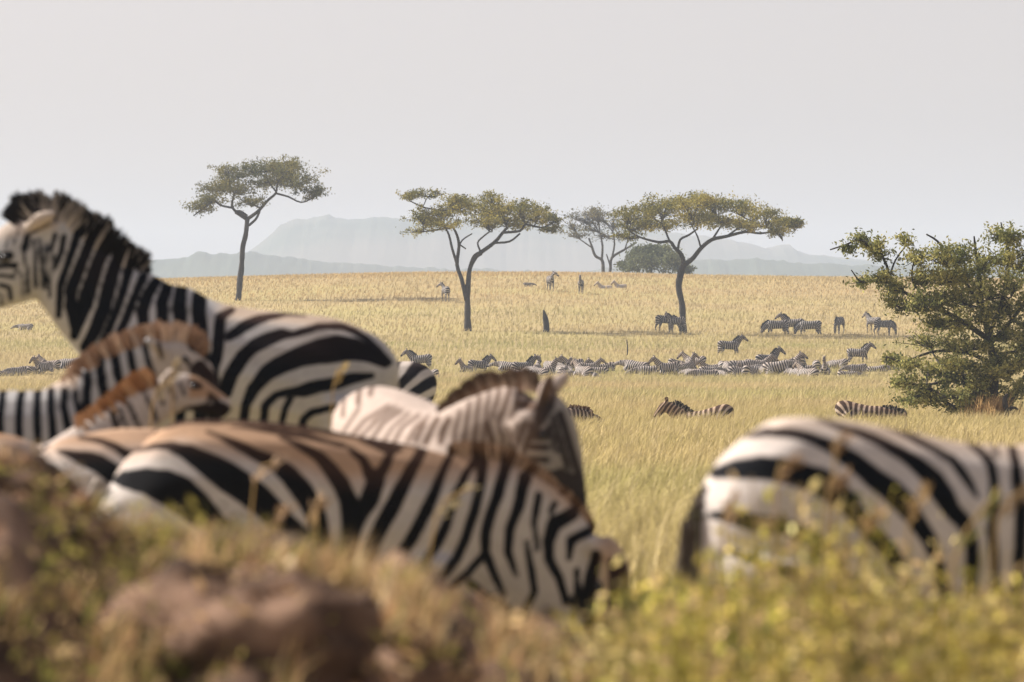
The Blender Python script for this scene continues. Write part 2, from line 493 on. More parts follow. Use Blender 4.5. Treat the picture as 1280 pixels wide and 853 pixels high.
def hair_mesh(name, crest, length, n, colour_fn, parent, tilt=(0, 0), spread=0.02, thick=0.012, seed=5, droop=0.0):
    """strands along a crest polyline (list of (x,y,z)); stands up across the line; colour_fn(u, x, z, r) -> base and tip colour"""
    r = np.random.default_rng(seed)
    P = catmull(np.asarray(crest, float), 8)
    seg = np.linalg.norm(np.diff(P, axis=0), axis=1)
    cum = np.concatenate([[0], np.cumsum(seg)]) / seg.sum()
    u = np.sort(r.random(n))
    B = np.stack([np.interp(u, cum, P[:, k]) for k in range(3)], -1)
    T = np.stack([np.interp(u, cum, np.gradient(P[:, k])) for k in range(3)], -1)
    T /= np.linalg.norm(T, axis=1)[:, None] + 1e-9
    Nn = np.cross(np.tile([0, -1.0, 0], (n, 1)), T)
    Nn *= np.sign(Nn[:, 2:3] + 1e-6)
    env = np.interp(u, [0, 0.08, 0.5, 0.92, 1], [0.55, 0.9, 1, 0.85, 0.35]) * length
    Ln = env * r.uniform(0.45, 1.2, n) * (1 + 0.16 * noise(u * 22, 0 * u, 0, seed) + 0.14 * noise(u * 60, 0 * u, 0, seed + 1))
    d = Nn + T * (tilt[0] + r.normal(0, 0.16, n))[:, None] + np.stack([0 * u, r.normal(0, 0.14, n), 0 * u - droop], -1)
    d /= np.linalg.norm(d, axis=1)[:, None]
    B = B + np.stack([0 * u, r.normal(0, spread, n), 0 * u], -1) - d * 0.03
    side = T * thick * 0.5
    tip = B + d * (Ln + 0.03)[:, None]
    V = np.stack([B - side, B + side, (B + tip) / 2 + side * 1.1, (B + tip) / 2 - side * 1.1, tip + side * 0.5, tip - side * 0.5], 1).reshape(-1, 3)
    k = np.arange(n) * 6
    F = np.concatenate([np.stack([k, k + 1, k + 2, k + 3], -1), np.stack([k + 3, k + 2, k + 4, k + 5], -1)])
    cb, ct = colour_fn(u, B[:, 0], B[:, 2], r)
    C = np.stack([cb, cb, (cb + ct) / 2, (cb + ct) / 2, ct, ct], 1).reshape(-1, 3)
    return link(name, mesh_np(name, V, [F], M['hair'], C), parent)

BLK = np.array([0.013, 0.012, 0.013]); WHT = np.array([0.50, 0.44, 0.38]); BRN = np.array([0.085, 0.04, 0.025]); RUST = np.array([0.36, 0.15, 0.055])

class Hero:
    """a near zebra traced in the picture and built at its own distance, real size and depth"""
    def __init__(s, label, D, feet, px0, name='zebra', cat='zebra', group=None, turn=0.0):
        s.turn = turn
        s.D, s.s, s.feet, s.px0 = D, FPX / D, feet, px0
        p = at(px0, feet, D)
        s.root = empty(name, p)
        tag(s.root, label, cat, group)
        s.chains = []
    def pt(s, px, py, y=0.0): return ((px - s.px0) / s.s, y + s.turn * (px - s.px0) / s.s, (s.feet - py) / s.s)
    def chain(s, nodes, sub=4, lat=(0, 1, 0)):
        """nodes (px, py, h px, w px[, depth m])"""
        N = []
        for q in nodes:
            x, y, z = s.pt(q[0], q[1], q[4] if len(q) > 4 else 0.0)
            N.append((x, y, z, q[2] / s.s, q[3] / s.s))
        s.chains.append(loft(N, sub, lat=lat))
    def leg(s, nodes, y):
        s.chain([(a, b, h, h * 0.85, y + (c if False else 0)) for a, b, h, *c in nodes])
    def build(s, mat, stripes, voxel=0.02, tan=None, smooth=3, extra=None, wob=1.2, gain=1.3):
        me = fuse(s.chains, voxel, smooth)
        v = verts_np(me)
        P2 = np.stack([v[:, 0] * s.s + s.px0, s.feet - v[:, 2] * s.s], -1)
        # slight waviness so the two flanks and the hand-laid edges differ
        P2w = P2 + np.stack([wob * noise(v[:, 0] * 9, v[:, 1] * 6, v[:, 2] * 9, 5), wob * noise(v[:, 0] * 9, v[:, 1] * 6, v[:, 2] * 9, 6)], -1)
        sd = stripe_sd(P2w, stripes, gain) / s.s
        if extra is not None: sd = np.maximum(sd, extra(P2, v, s))
        set_attr(me, 'sd', sd)
        t = tan(P2, v) if tan else np.zeros(len(v))
        set_attr(me, 'tan', np.clip(t, 0, 1))
        me.materials.clear(); me.materials.append(mat)
        s.body = link('body', me, s.root)
        s.stripes = stripes
        return s
    def mane(s, crest, length, n, tip=BLK, mix=0.5, white=WHT, tilt=0.0, y=0.0, seed=5, spread=0.02, root_dark=BLK, use_stripes=True):
        C = [s.pt(p[0], p[1], p[2] if len(p) > 2 else y) for p in crest]
        def fn(u, x, z, r):
            P2 = np.stack([x * s.s + s.px0, s.feet - z * s.s], -1)
            dark = (stripe_sd(P2, s.stripes) > -1.0) if use_stripes else np.zeros(len(u), bool)
            base = np.where(dark[:, None], root_dark, white)
            t = base * (1 - mix) + tip * mix
            j = r.uniform(0.75, 1.2, len(u))[:, None]
            return base * j, t * j
        return hair_mesh('mane', C, length, n, fn, s.root, tilt=(tilt, 0), seed=seed, spread=spread)
    def eye(s, px, py, y, r=0.018):
        return sphere('eye', s.pt(px, py, y), r, M['eye'], s.root)
    def tail(s, line, r0, n, hair_len, seed=3, colr=BLK, name='tail'):
        """line: [(px,py,depth)...] a tapering dock, then a tuft of hanging hair"""
        P = catmull(np.array([s.pt(*q) for q in line]), 6)
        rad = np.linspace(r0, r0 * 0.45, len(P))
        v, f = loft([(p[0], p[1], p[2], q, q) for p, q in zip(P, rad)], 1, 8)
        f4 = np.array([q for q in f if len(q) == 4]); f3 = np.array([q for q in f if len(q) == 3])
        me = mesh_np(name, v, [f4, f3], M['hair'], np.tile(WHT * 0.8, (len(v), 1)) * (0.6 + 0.4 * (np.sin(v[:, 2:3] * 110) > 0)), smooth=True)
        t = link(name, me, s.root)
        r = np.random.default_rng(seed)
        B = P[r.integers(len(P) // 2, len(P), n)] + r.normal(0, r0 * 0.5, (n, 3))
        L = hair_len * r.uniform(0.6, 1.1, n)
        e = B + np.stack([r.normal(0, 0.16, n) * L * 0.5, r.normal(0, 0.1, n) * L, -L], -1)
        sd = np.tile([0.004, 0.002, 0], (n, 1)) * r.uniform(0.6, 1.6, n)[:, None]
        V = np.stack([B - sd, B + sd, e + sd * 0.4, e - sd * 0.4], 1).reshape(-1, 3)
        k = np.arange(n) * 4
        c = np.where((r.random(n) < 0.25)[:, None], WHT * 0.5, colr) * r.uniform(0.7, 1.3, n)[:, None]
        link('tail_hair', mesh_np('tail_hair', V, [np.stack([k, k + 1, k + 2, k + 3], -1)], M['hair'], np.repeat(c, 4, 0)), t)
        return t

def leg_bands(y_top, period=20.0, duty=0.5, xlim=None):
    def f(P2, v, s):
        ph = (P2[:, 1] - y_top) / period
        d = (0.5 * duty - np.abs((ph % 1.0) - 0.5)) * period / s.s
        d = np.where(P2[:, 1] > y_top, d, -1.0)
        if xlim is not None: d = np.where((P2[:, 0] > xlim[0]) & (P2[:, 0] < xlim[1]), d, -1.0)
        return d
    return f
def both(*fs):
    return lambda P2, v, s: np.maximum.reduce([f(P2, v, s) for f in fs])
def wl_(pts, w):
    """polyline with one width or a list of widths"""
    if not isinstance(w, (list, tuple)): w = [w] * len(pts)
    return [(p[0], p[1], q) for p, q in zip(pts, w)]

# ================================================================== near zebras
# --- tall standing zebra, facing left
feetA = 426.5 + 1.29 * 260
A = Hero('tallest zebra standing side on at the left edge with upright black mane', FPX / 260.0, feetA, 300)
A.chain([(488, 500, 24, 20), (474, 494, 58, 46), (448, 488, 76, 64), (405, 482, 87, 76), (350, 474, 86, 80), (300, 468, 85, 80), (250, 464, 93, 74), (205, 456, 103, 66), (160, 450, 78, 58), (128, 450, 46, 40)])
A.chain([(185, 430, 82, 46), (150, 400, 72, 40), (122, 378, 62, 30), (99, 354, 56, 25), (77, 330, 52, 22), (60, 314, 46, 21)])
A.chain([(96, 316, 26, 16), (74, 296, 24, 18), (52, 292, 24, 18), (34, 302, 20, 16)])
A.chain([(56, 314, 46, 22), (36, 322, 52, 26), (10, 338, 47, 25), (-20, 357, 36, 19), (-48, 374, 28, 16), (-70, 387, 24, 16), (-82, 394, 14, 10)])
for yo in (-0.15, 0.15):
    A.leg([(170, 500, 44), (165, 560, 27), (160, 620, 16), (160, 640, 17), (160, 690, 10), (160, 735, 11), (154, feetA - 6, 15)], yo)
    A.leg([(440, 500, 58), (440, 560, 38), (452, 605, 20), (458, 625, 18), (450, 690, 11), (447, 738, 11), (440, feetA - 6, 15)], yo * 0.95)
for yo in (-0.07, 0.07):
    A.chain([(36, 287, 6, 7, yo * 0.8), (45, 279, 9, 8, yo * 1.1), (58, 272, 9, 7, yo * 1.3), (73, 267, 3.5, 4, yo * 1.4)], lat=(0, 1, 0))
stA = [wl_([(70, 294), (65, 314)], 4), wl_([(81, 296), (78, 316), (70, 336)], 5),
       wl_([(98, 292), (92, 314), (84, 338), (78, 357), (75, 395)], [8, 7, 7, 7, 6]),
       wl_([(114, 300), (106, 324), (98, 346), (92, 361), (90, 385), (92, 410)], [9, 10, 11, 11, 9, 5]),
       wl_([(130, 314), (122, 334), (115, 357), (109, 379), (100, 400), (94, 420)], [12, 12, 13, 14, 13, 8]),
       wl_([(146, 328), (138, 356), (132, 386), (120, 416), (108, 434)], [11, 13, 13, 13, 10]),
       wl_([(162, 336), (157, 358), (150, 384), (138, 414), (126, 440), (118, 460)], [9, 8, 8, 8, 8, 8]),
       wl_([(180, 346), (174, 360), (164, 390), (152, 418), (140, 445), (132, 470)], [8, 8, 8, 8, 8, 8]),
       wl_([(196, 352), (186, 370), (181, 390), (184, 412), (184, 450), (178, 500)], [9, 11, 11, 10, 10, 10]),
       wl_([(211, 356), (205, 378), (206, 398), (211, 420), (208, 470), (200, 520)], [10, 11, 11, 11, 10, 8]),
       wl_([(227, 364), (226, 386), (230, 412), (232, 470), (228, 530)], [11, 12, 12, 11, 9]),
       wl_([(250, 370), (250, 390), (255, 420), (256, 480), (252, 535)], [13, 14, 13, 12, 9]),
       wl_([(171, 412), (172, 421)], 5),
       wl_([(292, 387), (279, 396), (277, 420), (276, 438), (270, 458), (268, 500), (272, 540)], [6, 10, 11, 11, 12, 13, 10]),
       wl_([(289, 421), (306, 409), (325, 400), (340, 396), (362, 394), (384, 395)], [8, 11, 10, 7, 3, 2]),
       wl_([(285, 490), (293, 467), (305, 449), (321, 433), (342, 423), (356, 418), (370, 418), (378, 415), (398, 409), (429, 409), (443, 413), (459, 423), (474, 437), (486, 453)],
           [12, 13, 13, 13, 12, 10, 6, 7, 7, 7, 6, 6, 6, 7]),
       wl_([(305, 540), (311, 504), (321, 484), (337, 465), (356, 455), (378, 446), (402, 439), (423, 436), (443, 436), (463, 442), (482, 454)], [8, 9, 12, 14, 16, 19, 22, 23, 21, 15, 9]),
       wl_([(331, 540), (335, 506), (348, 494), (362, 490), (382, 488), (402, 482), (423, 478), (443, 473), (466, 470)], [7, 8, 8, 8, 11, 12, 12, 10, 6]),
       wl_([(352, 540), (360, 510), (366, 499)], 6), wl_([(378, 540), (382, 522), (392, 514), (425, 508), (470, 500)], [7, 7, 7, 6, 5]),
       wl_([(400, 560), (430, 540), (480, 530)], 9),
       wl_([(-30, 336), (0, 334), (22, 332)], 5), wl_([(-30, 350), (0, 345), (20, 347)], 4), wl_([(0, 356), (14, 360), (15, 374)], 4), wl_([(-10, 366), (4, 370), (4, 380)], 3),
       wl_([(38, 293), (54, 286), (72, 276)], 2.5), wl_([(24, 290), (18, 305)], 2.5), wl_([(14, 295), (8, 310)], 2.5), wl_([(35, 294), (33, 312)], 5), wl_([(43, 300), (46, 330), (45, 360)], 3), wl_([(51, 298), (54, 330), (53, 362)], 3), wl_([(29, 308), (37, 341), (37, 366)], 3),
       wl_([(60, 306), (61, 335), (58, 362)], 3), wl_([(2, 321), (14, 320)], 8), wl_([(14, 330), (30, 345), (30, 370)], 3), wl_([(67, 320), (66, 345), (64, 372)], 3),
       wl_([(-86, 396), (-60, 384)], [50, 44])]
def tanA(P2, v):
    back = np.clip((P2[:, 0] - 265) / 20, 0, 1) * np.clip((408 - P2[:, 1] + 0.10 * (P2[:, 0] - 300)) / 14, 0, 1)
    face = np.clip((305 - P2[:, 1] - (P2[:, 0] - 10) * 0.2) / 12, 0, 1) * (P2[:, 0] < 75)
    under = 0.35 * np.clip((noise(v[:, 0] * 3, v[:, 1] * 3, v[:, 2] * 3, 9)) * 1.2, 0, 1)
    return np.maximum.reduce([back * 0.9, face * 0.6, under])
A.build(M['coat'], stA, 0.017, tanA, 3, leg_bands(555, 18, 0.5), gain=1.45)
A.mane([(32, 278), (48, 268), (62, 267), (80, 277), (98, 288), (120, 303), (145, 321), (165, 335), (182, 347)], 0.105, 2600, tip=BLK, mix=0.75, tilt=-0.12, seed=5)
A.mane([(20, 282), (30, 274), (44, 268), (60, 266)], 0.10, 800, tip=BLK, mix=0.9, tilt=-0.2, seed=8, use_stripes=False, white=BLK * 2.5)
A.eye(9, 323, -0.105, 0.022); A.eye(9, 323, 0.105, 0.022)
A.tail([(488, 470, 0), (497, 500, 0), (498, 545, 0), (497, 590, 0)], 0.026, 160, 0.32, seed=4)

# --- foal behind the front row, facing right
SB1 = 284.0; feetB1 = 426.5 + 1.36 * SB1
B1 = Hero('shaggy zebra foal with a rust brown mane, head raised, in front of the tallest zebra', FPX / SB1, feetB1, 60, cat='zebra foal', group='zebra foals')
B1.chain([(-150, 560, 20, 16), (-138, 555, 48, 36), (-105, 550, 60, 46), (-50, 548, 60, 50), (0, 547, 60, 50), (50, 547, 60, 46), (90, 545, 62, 40), (118, 548, 36, 26)])
B1.chain([(85, 528, 52, 32), (112, 507, 47, 26), (140, 483, 41, 22), (168, 464, 36, 19), (195, 453, 31, 17), (212, 449, 28, 16)])
B1.chain([(208, 448, 29, 17), (226, 452, 29, 18), (243, 466, 25, 16), (256, 487, 19, 13), (265, 505, 15, 11), (269, 514, 9, 7)])
for yo in (-0.1, 0.1):
    B1.leg([(95, 570, 34), (92, 640, 18), (92, 700, 12), (92, 760, 8), (92, 800, 9), (97, feetB1 - 5, 12)], yo)
    B1.leg([(-110, 570, 40), (-108, 650, 24), (-118, 710, 13), (-112, 770, 8), (-110, 805, 9), (-105, feetB1 - 5, 12)], yo)
    B1.chain([(214, 432, 6, 5, yo * 0.5), (222, 422, 9, 5, yo * 0.9), (228, 412, 8, 4, yo * 1.1), (231, 405, 4, 3, yo * 1.2)]) if yo > 0 else B1.chain([(206, 440, 6, 5, yo * 0.6), (196, 432, 9, 5, yo * 1.0), (187, 428, 8, 4, yo * 1.2), (181, 426, 4, 3, yo * 1.3)])
stB1 = [wl_([(-90 + 19 * i, 490), (-90 + 19 * i, 540), (-92 + 19 * i, 600)], 8) for i in range(6)]
stB1 += [wl_([(28, 488), (28, 515), (28, 560)], 8), wl_([(48, 487), (49, 509), (52, 560)], 8), wl_([(65, 488), (66, 511), (72, 560)], 8), wl_([(82, 488), (82, 509), (90, 545)], 8),
         wl_([(96, 488), (97, 501), (104, 525)], 6), wl_([(111, 468), (110, 494), (112, 530)], 9), wl_([(127, 455), (129, 481), (135, 505)], 10), wl_([(144, 445), (150, 472), (157, 490)], 9),
         wl_([(163, 438), (168, 462), (175, 480)], 8), wl_([(182, 430), (187, 452), (194, 470)], 6), wl_([(200, 430), (205, 450)], 4), wl_([(241, 432), (252, 437), (262, 447)], 9),
         wl_([(250, 457), (262, 474), (268, 500)], [12, 15, 20]), wl_([(236, 452), (244, 470)], 5), wl_([(222, 455), (228, 478)], 4)]
B1.build(M['coat'], stB1, 0.017, lambda P2, v: np.clip((492 - P2[:, 1]) / 14, 0, 1) * (P2[:, 0] < 100) + 0.45 * (P2[:, 0] > 190), 3, leg_bands(610, 16))
B1.mane([(82, 482), (100, 466), (120, 450), (145, 436), (170, 427), (195, 420), (220, 419), (245, 426), (258, 440)], 0.055, 1500, tip=np.array([0.40, 0.26, 0.17]), mix=0.55, white=np.array([0.50, 0.37, 0.27]), root_dark=np.array([0.20, 0.115, 0.07]), seed=15)
B1.eye(232, 449, -0.062, 0.014); B1.eye(232, 449, 0.062, 0.014)
B1.tail([(-148, 530, 0), (-156, 560, 0), (-157, 600, 0)], 0.02, 90, 0.2, seed=6)

SB2 = 299.0; feetB2 = 426.5 + 1.41 * SB2
B2 = Hero('smaller zebra foal with a bright orange mane and tan nose, lowest behind the front zebra', FPX / SB2, feetB2, 60, cat='zebra foal', group='zebra foals')
B2.chain([(-110, 640, 18, 14), (-98, 632, 44, 34), (-60, 625, 56, 44), (0, 618, 58, 46), (60, 612, 58, 44), (100, 606, 56, 38), (125, 606, 32, 24)])
B2.chain([(95, 588, 50, 30), (122, 562, 42, 24), (148, 538, 36, 20), (172, 517, 31, 17), (196, 502, 27, 16), (210, 497, 24, 15)])
B2.chain([(206, 495, 25, 16), (226, 490, 25, 17), (246, 494, 22, 15), (266, 503, 17, 13), (281, 511, 14, 11), (287, 514, 9, 7)])
for yo in (-0.09, 0.09):
    B2.leg([(105, 630, 32), (103, 700, 16), (103, 750, 11), (103, 800, 8), (103, 830, 9), (108, feetB2 - 5, 12)], yo)
    B2.leg([(-70, 640, 38), (-68, 710, 22), (-78, 755, 12), (-72, 800, 8), (-70, 832, 9), (-65, feetB2 - 5, 12)], yo)
    B2.chain([(204, 482, 6, 5, yo * 0.6), (210, 472, 8, 5, yo * 1.0), (217, 464, 7, 4, yo * 1.2), (221, 459, 4, 3, yo * 1.3)])
stB2 = [wl_([(-60 + 20 * i, 560), (-62 + 20 * i, 640)], 8) for i in range(9)]
stB2 += [wl_([(140, 515), (155, 560)], 6), wl_([(160, 503), (172, 528), (180, 545)], 5), wl_([(180, 488), (192, 512), (197, 525)], 5), wl_([(197, 480), (205, 505)], 4),
         wl_([(236, 518), (255, 516), (272, 518), (292, 522)], [14, 18, 20, 20]), wl_([(262, 500), (280, 508)], [4, 8]), wl_([(214, 484), (220, 500)], 4), wl_([(226, 480), (232, 494)], 4), wl_([(262, 492), (272, 500)], 5), wl_([(241, 478), (250, 483)], 7), wl_([(150, 512), (163, 545)], 4)]
B2.build(M['coat_brown'], stB2, 0.017, lambda P2, v: np.clip(0.25 + 0.75 * (P2[:, 0] > 236) * (P2[:, 1] < 498), 0, 1), 3, leg_bands(690, 16))
B2.mane([(100, 540), (125, 521), (145, 507), (162, 492), (178, 480), (194, 474)], 0.055, 1300, tip=np.array([0.42, 0.21, 0.09]), mix=0.5, white=np.array([0.46, 0.28, 0.15]), root_dark=np.array([0.20, 0.09, 0.04]), seed=16)
B2.eye(243, 483, -0.058, 0.014); B2.eye(243, 483, 0.058, 0.014)
B2.tail([(-108, 612, 0), (-118, 640, 0), (-119, 680, 0)], 0.02, 90, 0.2, seed=7)

# --- pale zebra turning to the right, behind the front zebra
SE = 290.0; feetE = 426.5 + 1.41 * SE
E = Hero('pale dusty zebra with faint stripes turning its head right, behind the front zebra', FPX / SE, feetE, 540)
E.chain([(440, 552, 36, 32, .62), (456, 549, 66, 54, .50), (492, 562, 74, 66, .22), (535, 580, 74, 64, -.06), (572, 592, 76, 56, -.30), (592, 600, 56, 42, -.43), (602, 605, 30, 26, -.5)])
E.chain([(560, 590, 74, 42, -.25), (582, 570, 66, 34, -.32), (608, 550, 60, 29, -.42), (634, 532, 52, 25, -.51), (656, 520, 45, 24, -.57), (666, 512, 38, 22, -.6)])
E.chain([(662, 510, 37, 24, -.6), (676, 530, 41, 27, -.6), (689, 565, 38, 26, -.58), (702, 603, 29, 21, -.55), (712, 640, 22, 17, -.52), (717, 662, 21, 17, -.51), (719, 672, 13, 11, -.5)])
E.chain([(675, 502, 6, 7, -.66), (678, 490, 8, 9, -.68), (683, 478, 8, 8, -.69), (688, 468, 4, 4, -.7)])
E.chain([(683, 494, 7, 8, -.54), (692, 483, 10, 9, -.52), (702, 473, 9, 7, -.5), (710, 466, 4, 4, -.49)])
E.leg([(462, 600, 40), (460, 690, 24), (454, 740, 16), (458, 800, 10), (460, feetE - 6, 13)], .42)
E.leg([(500, 600, 40), (498, 690, 24), (492, 740, 16), (496, 800, 10), (498, feetE - 6, 13)], .48)
E.leg([(560, 630, 36), (560, 700, 20), (560, 750, 15), (560, 800, 10), (560, feetE - 6, 13)], -.35)
E.leg([(590, 630, 36), (592, 700, 20), (592, 750, 15), (592, 800, 10), (592, feetE - 6, 13)], -.22)
stE = [wl_(p, q) for p, q in [
    ([(426, 500), (426, 522)], 3), ([(446, 484), (446, 506)], 4), ([(463, 478), (461, 494)], 4), ([(428, 540), (447, 512)], 2.5), ([(435, 550), (456, 526), (486, 508)], 3), ([(447, 550), (470, 527), (494, 510)], 3),
    ([(463, 552), (479, 529), (502, 513)], 3), ([(478, 556), (492, 534), (512, 516)], 2.5), ([(491, 558), (504, 534), (524, 518)], 3), ([(510, 552), (520, 534), (536, 520)], 3), ([(521, 548), (532, 528)], 4), ([(534, 552), (541, 534), (548, 522)], 4.5),
    ([(553, 550), (556, 534), (562, 523)], 5), ([(568, 560), (571, 535), (576, 512)], 3), ([(580, 556), (584, 530), (588, 502)], 3.5), ([(592, 560), (596, 530), (600, 495)], 3.5), ([(603, 556), (607, 528), (612, 488)], 3),
    ([(610, 526), (617, 556)], 4.5), ([(615, 520), (622, 500), (625, 484)], 3.5), ([(624, 524), (632, 505), (638, 482)], 4), ([(624, 528), (629, 545), (626, 570)], 3), ([(640, 520), (646, 500), (650, 482)], 3), ([(634, 532), (640, 545)], 3),
    ([(652, 504), (668, 506)], 7), ([(685, 490), (680, 505), (673, 522)], [12, 13, 9]), ([(656, 526), (648, 546), (641, 568)], 4), ([(648, 528), (638, 552), (630, 575)], 3), ([(664, 528), (658, 548), (650, 575)], 4), ([(672, 526), (664, 545)], 5),
    ([(662, 555), (682, 556)], 5), ([(658, 570), (682, 571)], 5), ([(662, 585), (690, 588)], 5), ([(690, 520), (698, 548), (708, 580)], 5), ([(699, 515), (712, 560), (722, 592)], 6), ([(684, 530), (694, 560)], 4),
    ([(698, 588), (712, 602), (726, 625)], [9, 18, 30]), ([(705, 620), (718, 668)], [22, 44]), ([(668, 600), (690, 612)], 6), ([(672, 541), (684, 540)], 8), ([(680, 497), (686, 472)], [9, 7])]]
E.build(M['coat_pale'], stE, 0.016, lambda P2, v: np.maximum(np.clip((P2[:, 0] - 662) / 22, 0, 1) * np.clip((P2[:, 1] - 490) / 14, 0, 1) * 0.85, np.clip((P2[:, 1] - 596) / 20, 0, 1) * (P2[:, 0] > 650)), 3, leg_bands(690, 20), wob=0.8, gain=1.7)  # here tan greys the head: face shade put into the coat, dark muzzle besides
E.mane([(556, 522, -.24), (572, 508, -.3), (590, 496, -.36), (612, 486, -.43), (635, 481, -.51), (655, 479, -.57), (674, 482, -.6)], 0.062, 2000, tip=np.array([0.035, 0.02, 0.014]), mix=0.85, white=np.array([0.38, 0.27, 0.19]), root_dark=np.array([0.24, 0.15, 0.10]), seed=25)
E.eye(678, 541, -0.685, 0.018); E.eye(678, 541, -0.51, 0.018)
E.tail([(440, 530, .66), (436, 560, .72), (436, 620, .72)], 0.024, 120, 0.3, seed=9)

# --- low rump at the left, mostly behind the front zebra
SD = 311.0; feetD = 426.5 + 1.45 * SD
Dz = Hero('tan and white banded zebra rump low at left, half behind the front zebra', FPX / SD, feetD, 200, turn=0.2)
Dz.chain([(22, 612, 24, 20), (36, 618, 54, 40), (60, 624, 74, 58), (95, 628, 87, 72), (140, 634, 102, 84), (200, 645, 112, 90), (280, 652, 112, 92), (360, 656, 108, 88), (430, 662, 104, 74), (480, 668, 70, 50)])
Dz.chain([(440, 665, 88, 48), (500, 700, 70, 36), (545, 750, 54, 28), (570, 790, 44, 26)])
Dz.chain([(570, 785, 42, 27), (578, 825, 40, 27), (580, 850, 28, 22), (580, 868, 14, 12)])
for yo in (-0.13, 0.13):
    Dz.leg([(70, 660, 62), (72, 730, 36), (60, 775, 20), (66, 830, 12), (70, feetD - 6, 15)], yo)
    Dz.leg([(430, 690, 44), (428, 760, 22), (428, 800, 16), (428, 840, 11), (430, feetD - 6, 14)], yo)
stD = [wl_([(75, 562), (94, 566), (113, 572), (131, 578), (160, 600)], [3, 9, 15, 18, 20]), wl_([(24, 600), (47, 591), (66, 594), (82, 608), (96, 624), (110, 650)], [4, 16, 26, 24, 20, 18]),
       wl_([(100, 545), (131, 551), (150, 558), (190, 585)], [3, 6, 8, 12]), wl_([(30, 640), (60, 640), (80, 660)], [6, 16, 16])]
stD += [wl_([(200 + 36 * i, 545), (205 + 36 * i, 620), (190 + 36 * i, 720)], 15) for i in range(8)]
Dz.build(M['coat_brown'], stD, 0.018, lambda P2, v: np.clip((580 - P2[:, 1]) / 30, 0, 1) * 0.9 + 0.4 * ((P2[:, 1] > 585) & (P2[:, 0] < 100)), 3, leg_bands(720, 20))
Dz.mane([(440, 575), (500, 630), (550, 695), (575, 740)], 0.08, 700, tip=BRN, mix=0.6, seed=35)
Dz.eye(592, 800, -0.09, 0.018); Dz.eye(592, 800, 0.09, 0.018)
Dz.tail([(30, 590, 0), (17, 620, 0), (14, 680, 0)], 0.026, 120, 0.3, seed=19)

SD2 = 302.0; feetD2 = 426.5 + 1.42 * SD2
D2 = Hero('brown zebra back just entering the frame at the far left, below the foals', FPX / SD2, feetD2, -60)
D2.chain([(62, 622, 22, 18), (48, 618, 50, 38), (22, 613, 66, 56), (-20, 610, 72, 72), (-80, 612, 76, 82), (-150, 614, 78, 82), (-220, 612, 82, 72), (-270, 612, 62, 52), (-290, 612, 32, 28)])
D2.chain([(-240, 600, 74, 44), (-285, 590, 62, 34), (-320, 570, 52, 28), (-345, 550, 44, 26)])
D2.chain([(-340, 552, 42, 27), (-362, 570, 40, 27), (-385, 605, 28, 21), (-400, 640, 22, 17), (-404, 652, 12, 10)])
for yo in (-0.12, 0.12):
    D2.leg([(20, 650, 56), (18, 720, 34), (30, 765, 18), (24, 820, 11), (20, feetD2 - 6, 14)], yo)
    D2.leg([(-240, 650, 40), (-240, 740, 20), (-240, 790, 15), (-240, 830, 10), (-243, feetD2 - 6, 13)], yo)
stD2 = [wl_([(10, 556), (26, 566), (44, 580)], [5, 12, 10]), wl_([(-10, 570), (15, 590), (40, 612)], [12, 14, 12])] + [wl_([(-40 - 34 * i, 540), (-40 - 34 * i, 600), (-48 - 34 * i, 680)], 14) for i in range(7)]
D2.build(M['coat_brown'], stD2, 0.02, lambda P2, v: np.clip((565 - P2[:, 1]) / 20, 0, 1), 3, leg_bands(720, 20))
D2.mane([(-230, 535), (-280, 530), (-315, 520), (-345, 508)], 0.08, 600, tip=BRN, mix=0.6, seed=36)
D2.eye(-362, 558, -0.09, 0.018); D2.eye(-362, 558, 0.09, 0.018)
D2.tail([(60, 600, 0), (68, 630, 0), (70, 690, 0)], 0.026, 120, 0.3, seed=29)

# --- front zebra, grazing to the right behind the mound
SC = 320.0; feetC = 426.5 + 1.46 * SC
Cz = Hero('large brown backed zebra grazing rightwards in the centre behind the earth mound', FPX / SC, feetC, 380, turn=0.2)
Cz.chain([(122, 640, 26, 22), (132, 645, 62, 46), (152, 650, 86, 66), (185, 655, 114, 84), (235, 656, 133, 94), (300, 653, 131, 98), (380, 656, 126, 96), (450, 658, 114, 86), (515, 662, 105, 72), (562, 670, 92, 56), (588, 680, 56, 38)])
Cz.chain([(540, 665, 100, 56), (592, 668, 98, 46), (636, 684, 96, 38), (676, 706, 84, 33), (708, 728, 68, 29), (728, 742, 54, 27)])
Cz.chain([(728, 692, 42, 24), (742, 718, 48, 28), (740, 756, 48, 30), (726, 800, 42, 28), (706, 836, 30, 22), (700, 862, 24, 19), (698, 876, 14, 12)])
for yo in (-0.15, 0.15):
    Cz.leg([(180, 680, 78), (182, 750, 44), (170, 800, 24), (166, 815, 22), (176, 855, 14), (182, feetC - 6, 17)], yo)
    Cz.leg([(520, 700, 52), (522, 780, 28), (522, 820, 19), (522, 855, 12), (526, feetC - 6, 16)], yo)
Cz.chain([(732, 676, 8, 8, -.08), (743, 680, 10, 8, -.11), (754, 690, 10, 7, -.13), (762, 704, 4, 4, -.14)])
Cz.chain([(730, 680, 8, 8, .08), (740, 684, 10, 8, .11), (750, 694, 10, 7, .13), (757, 706, 4, 4, .14)])
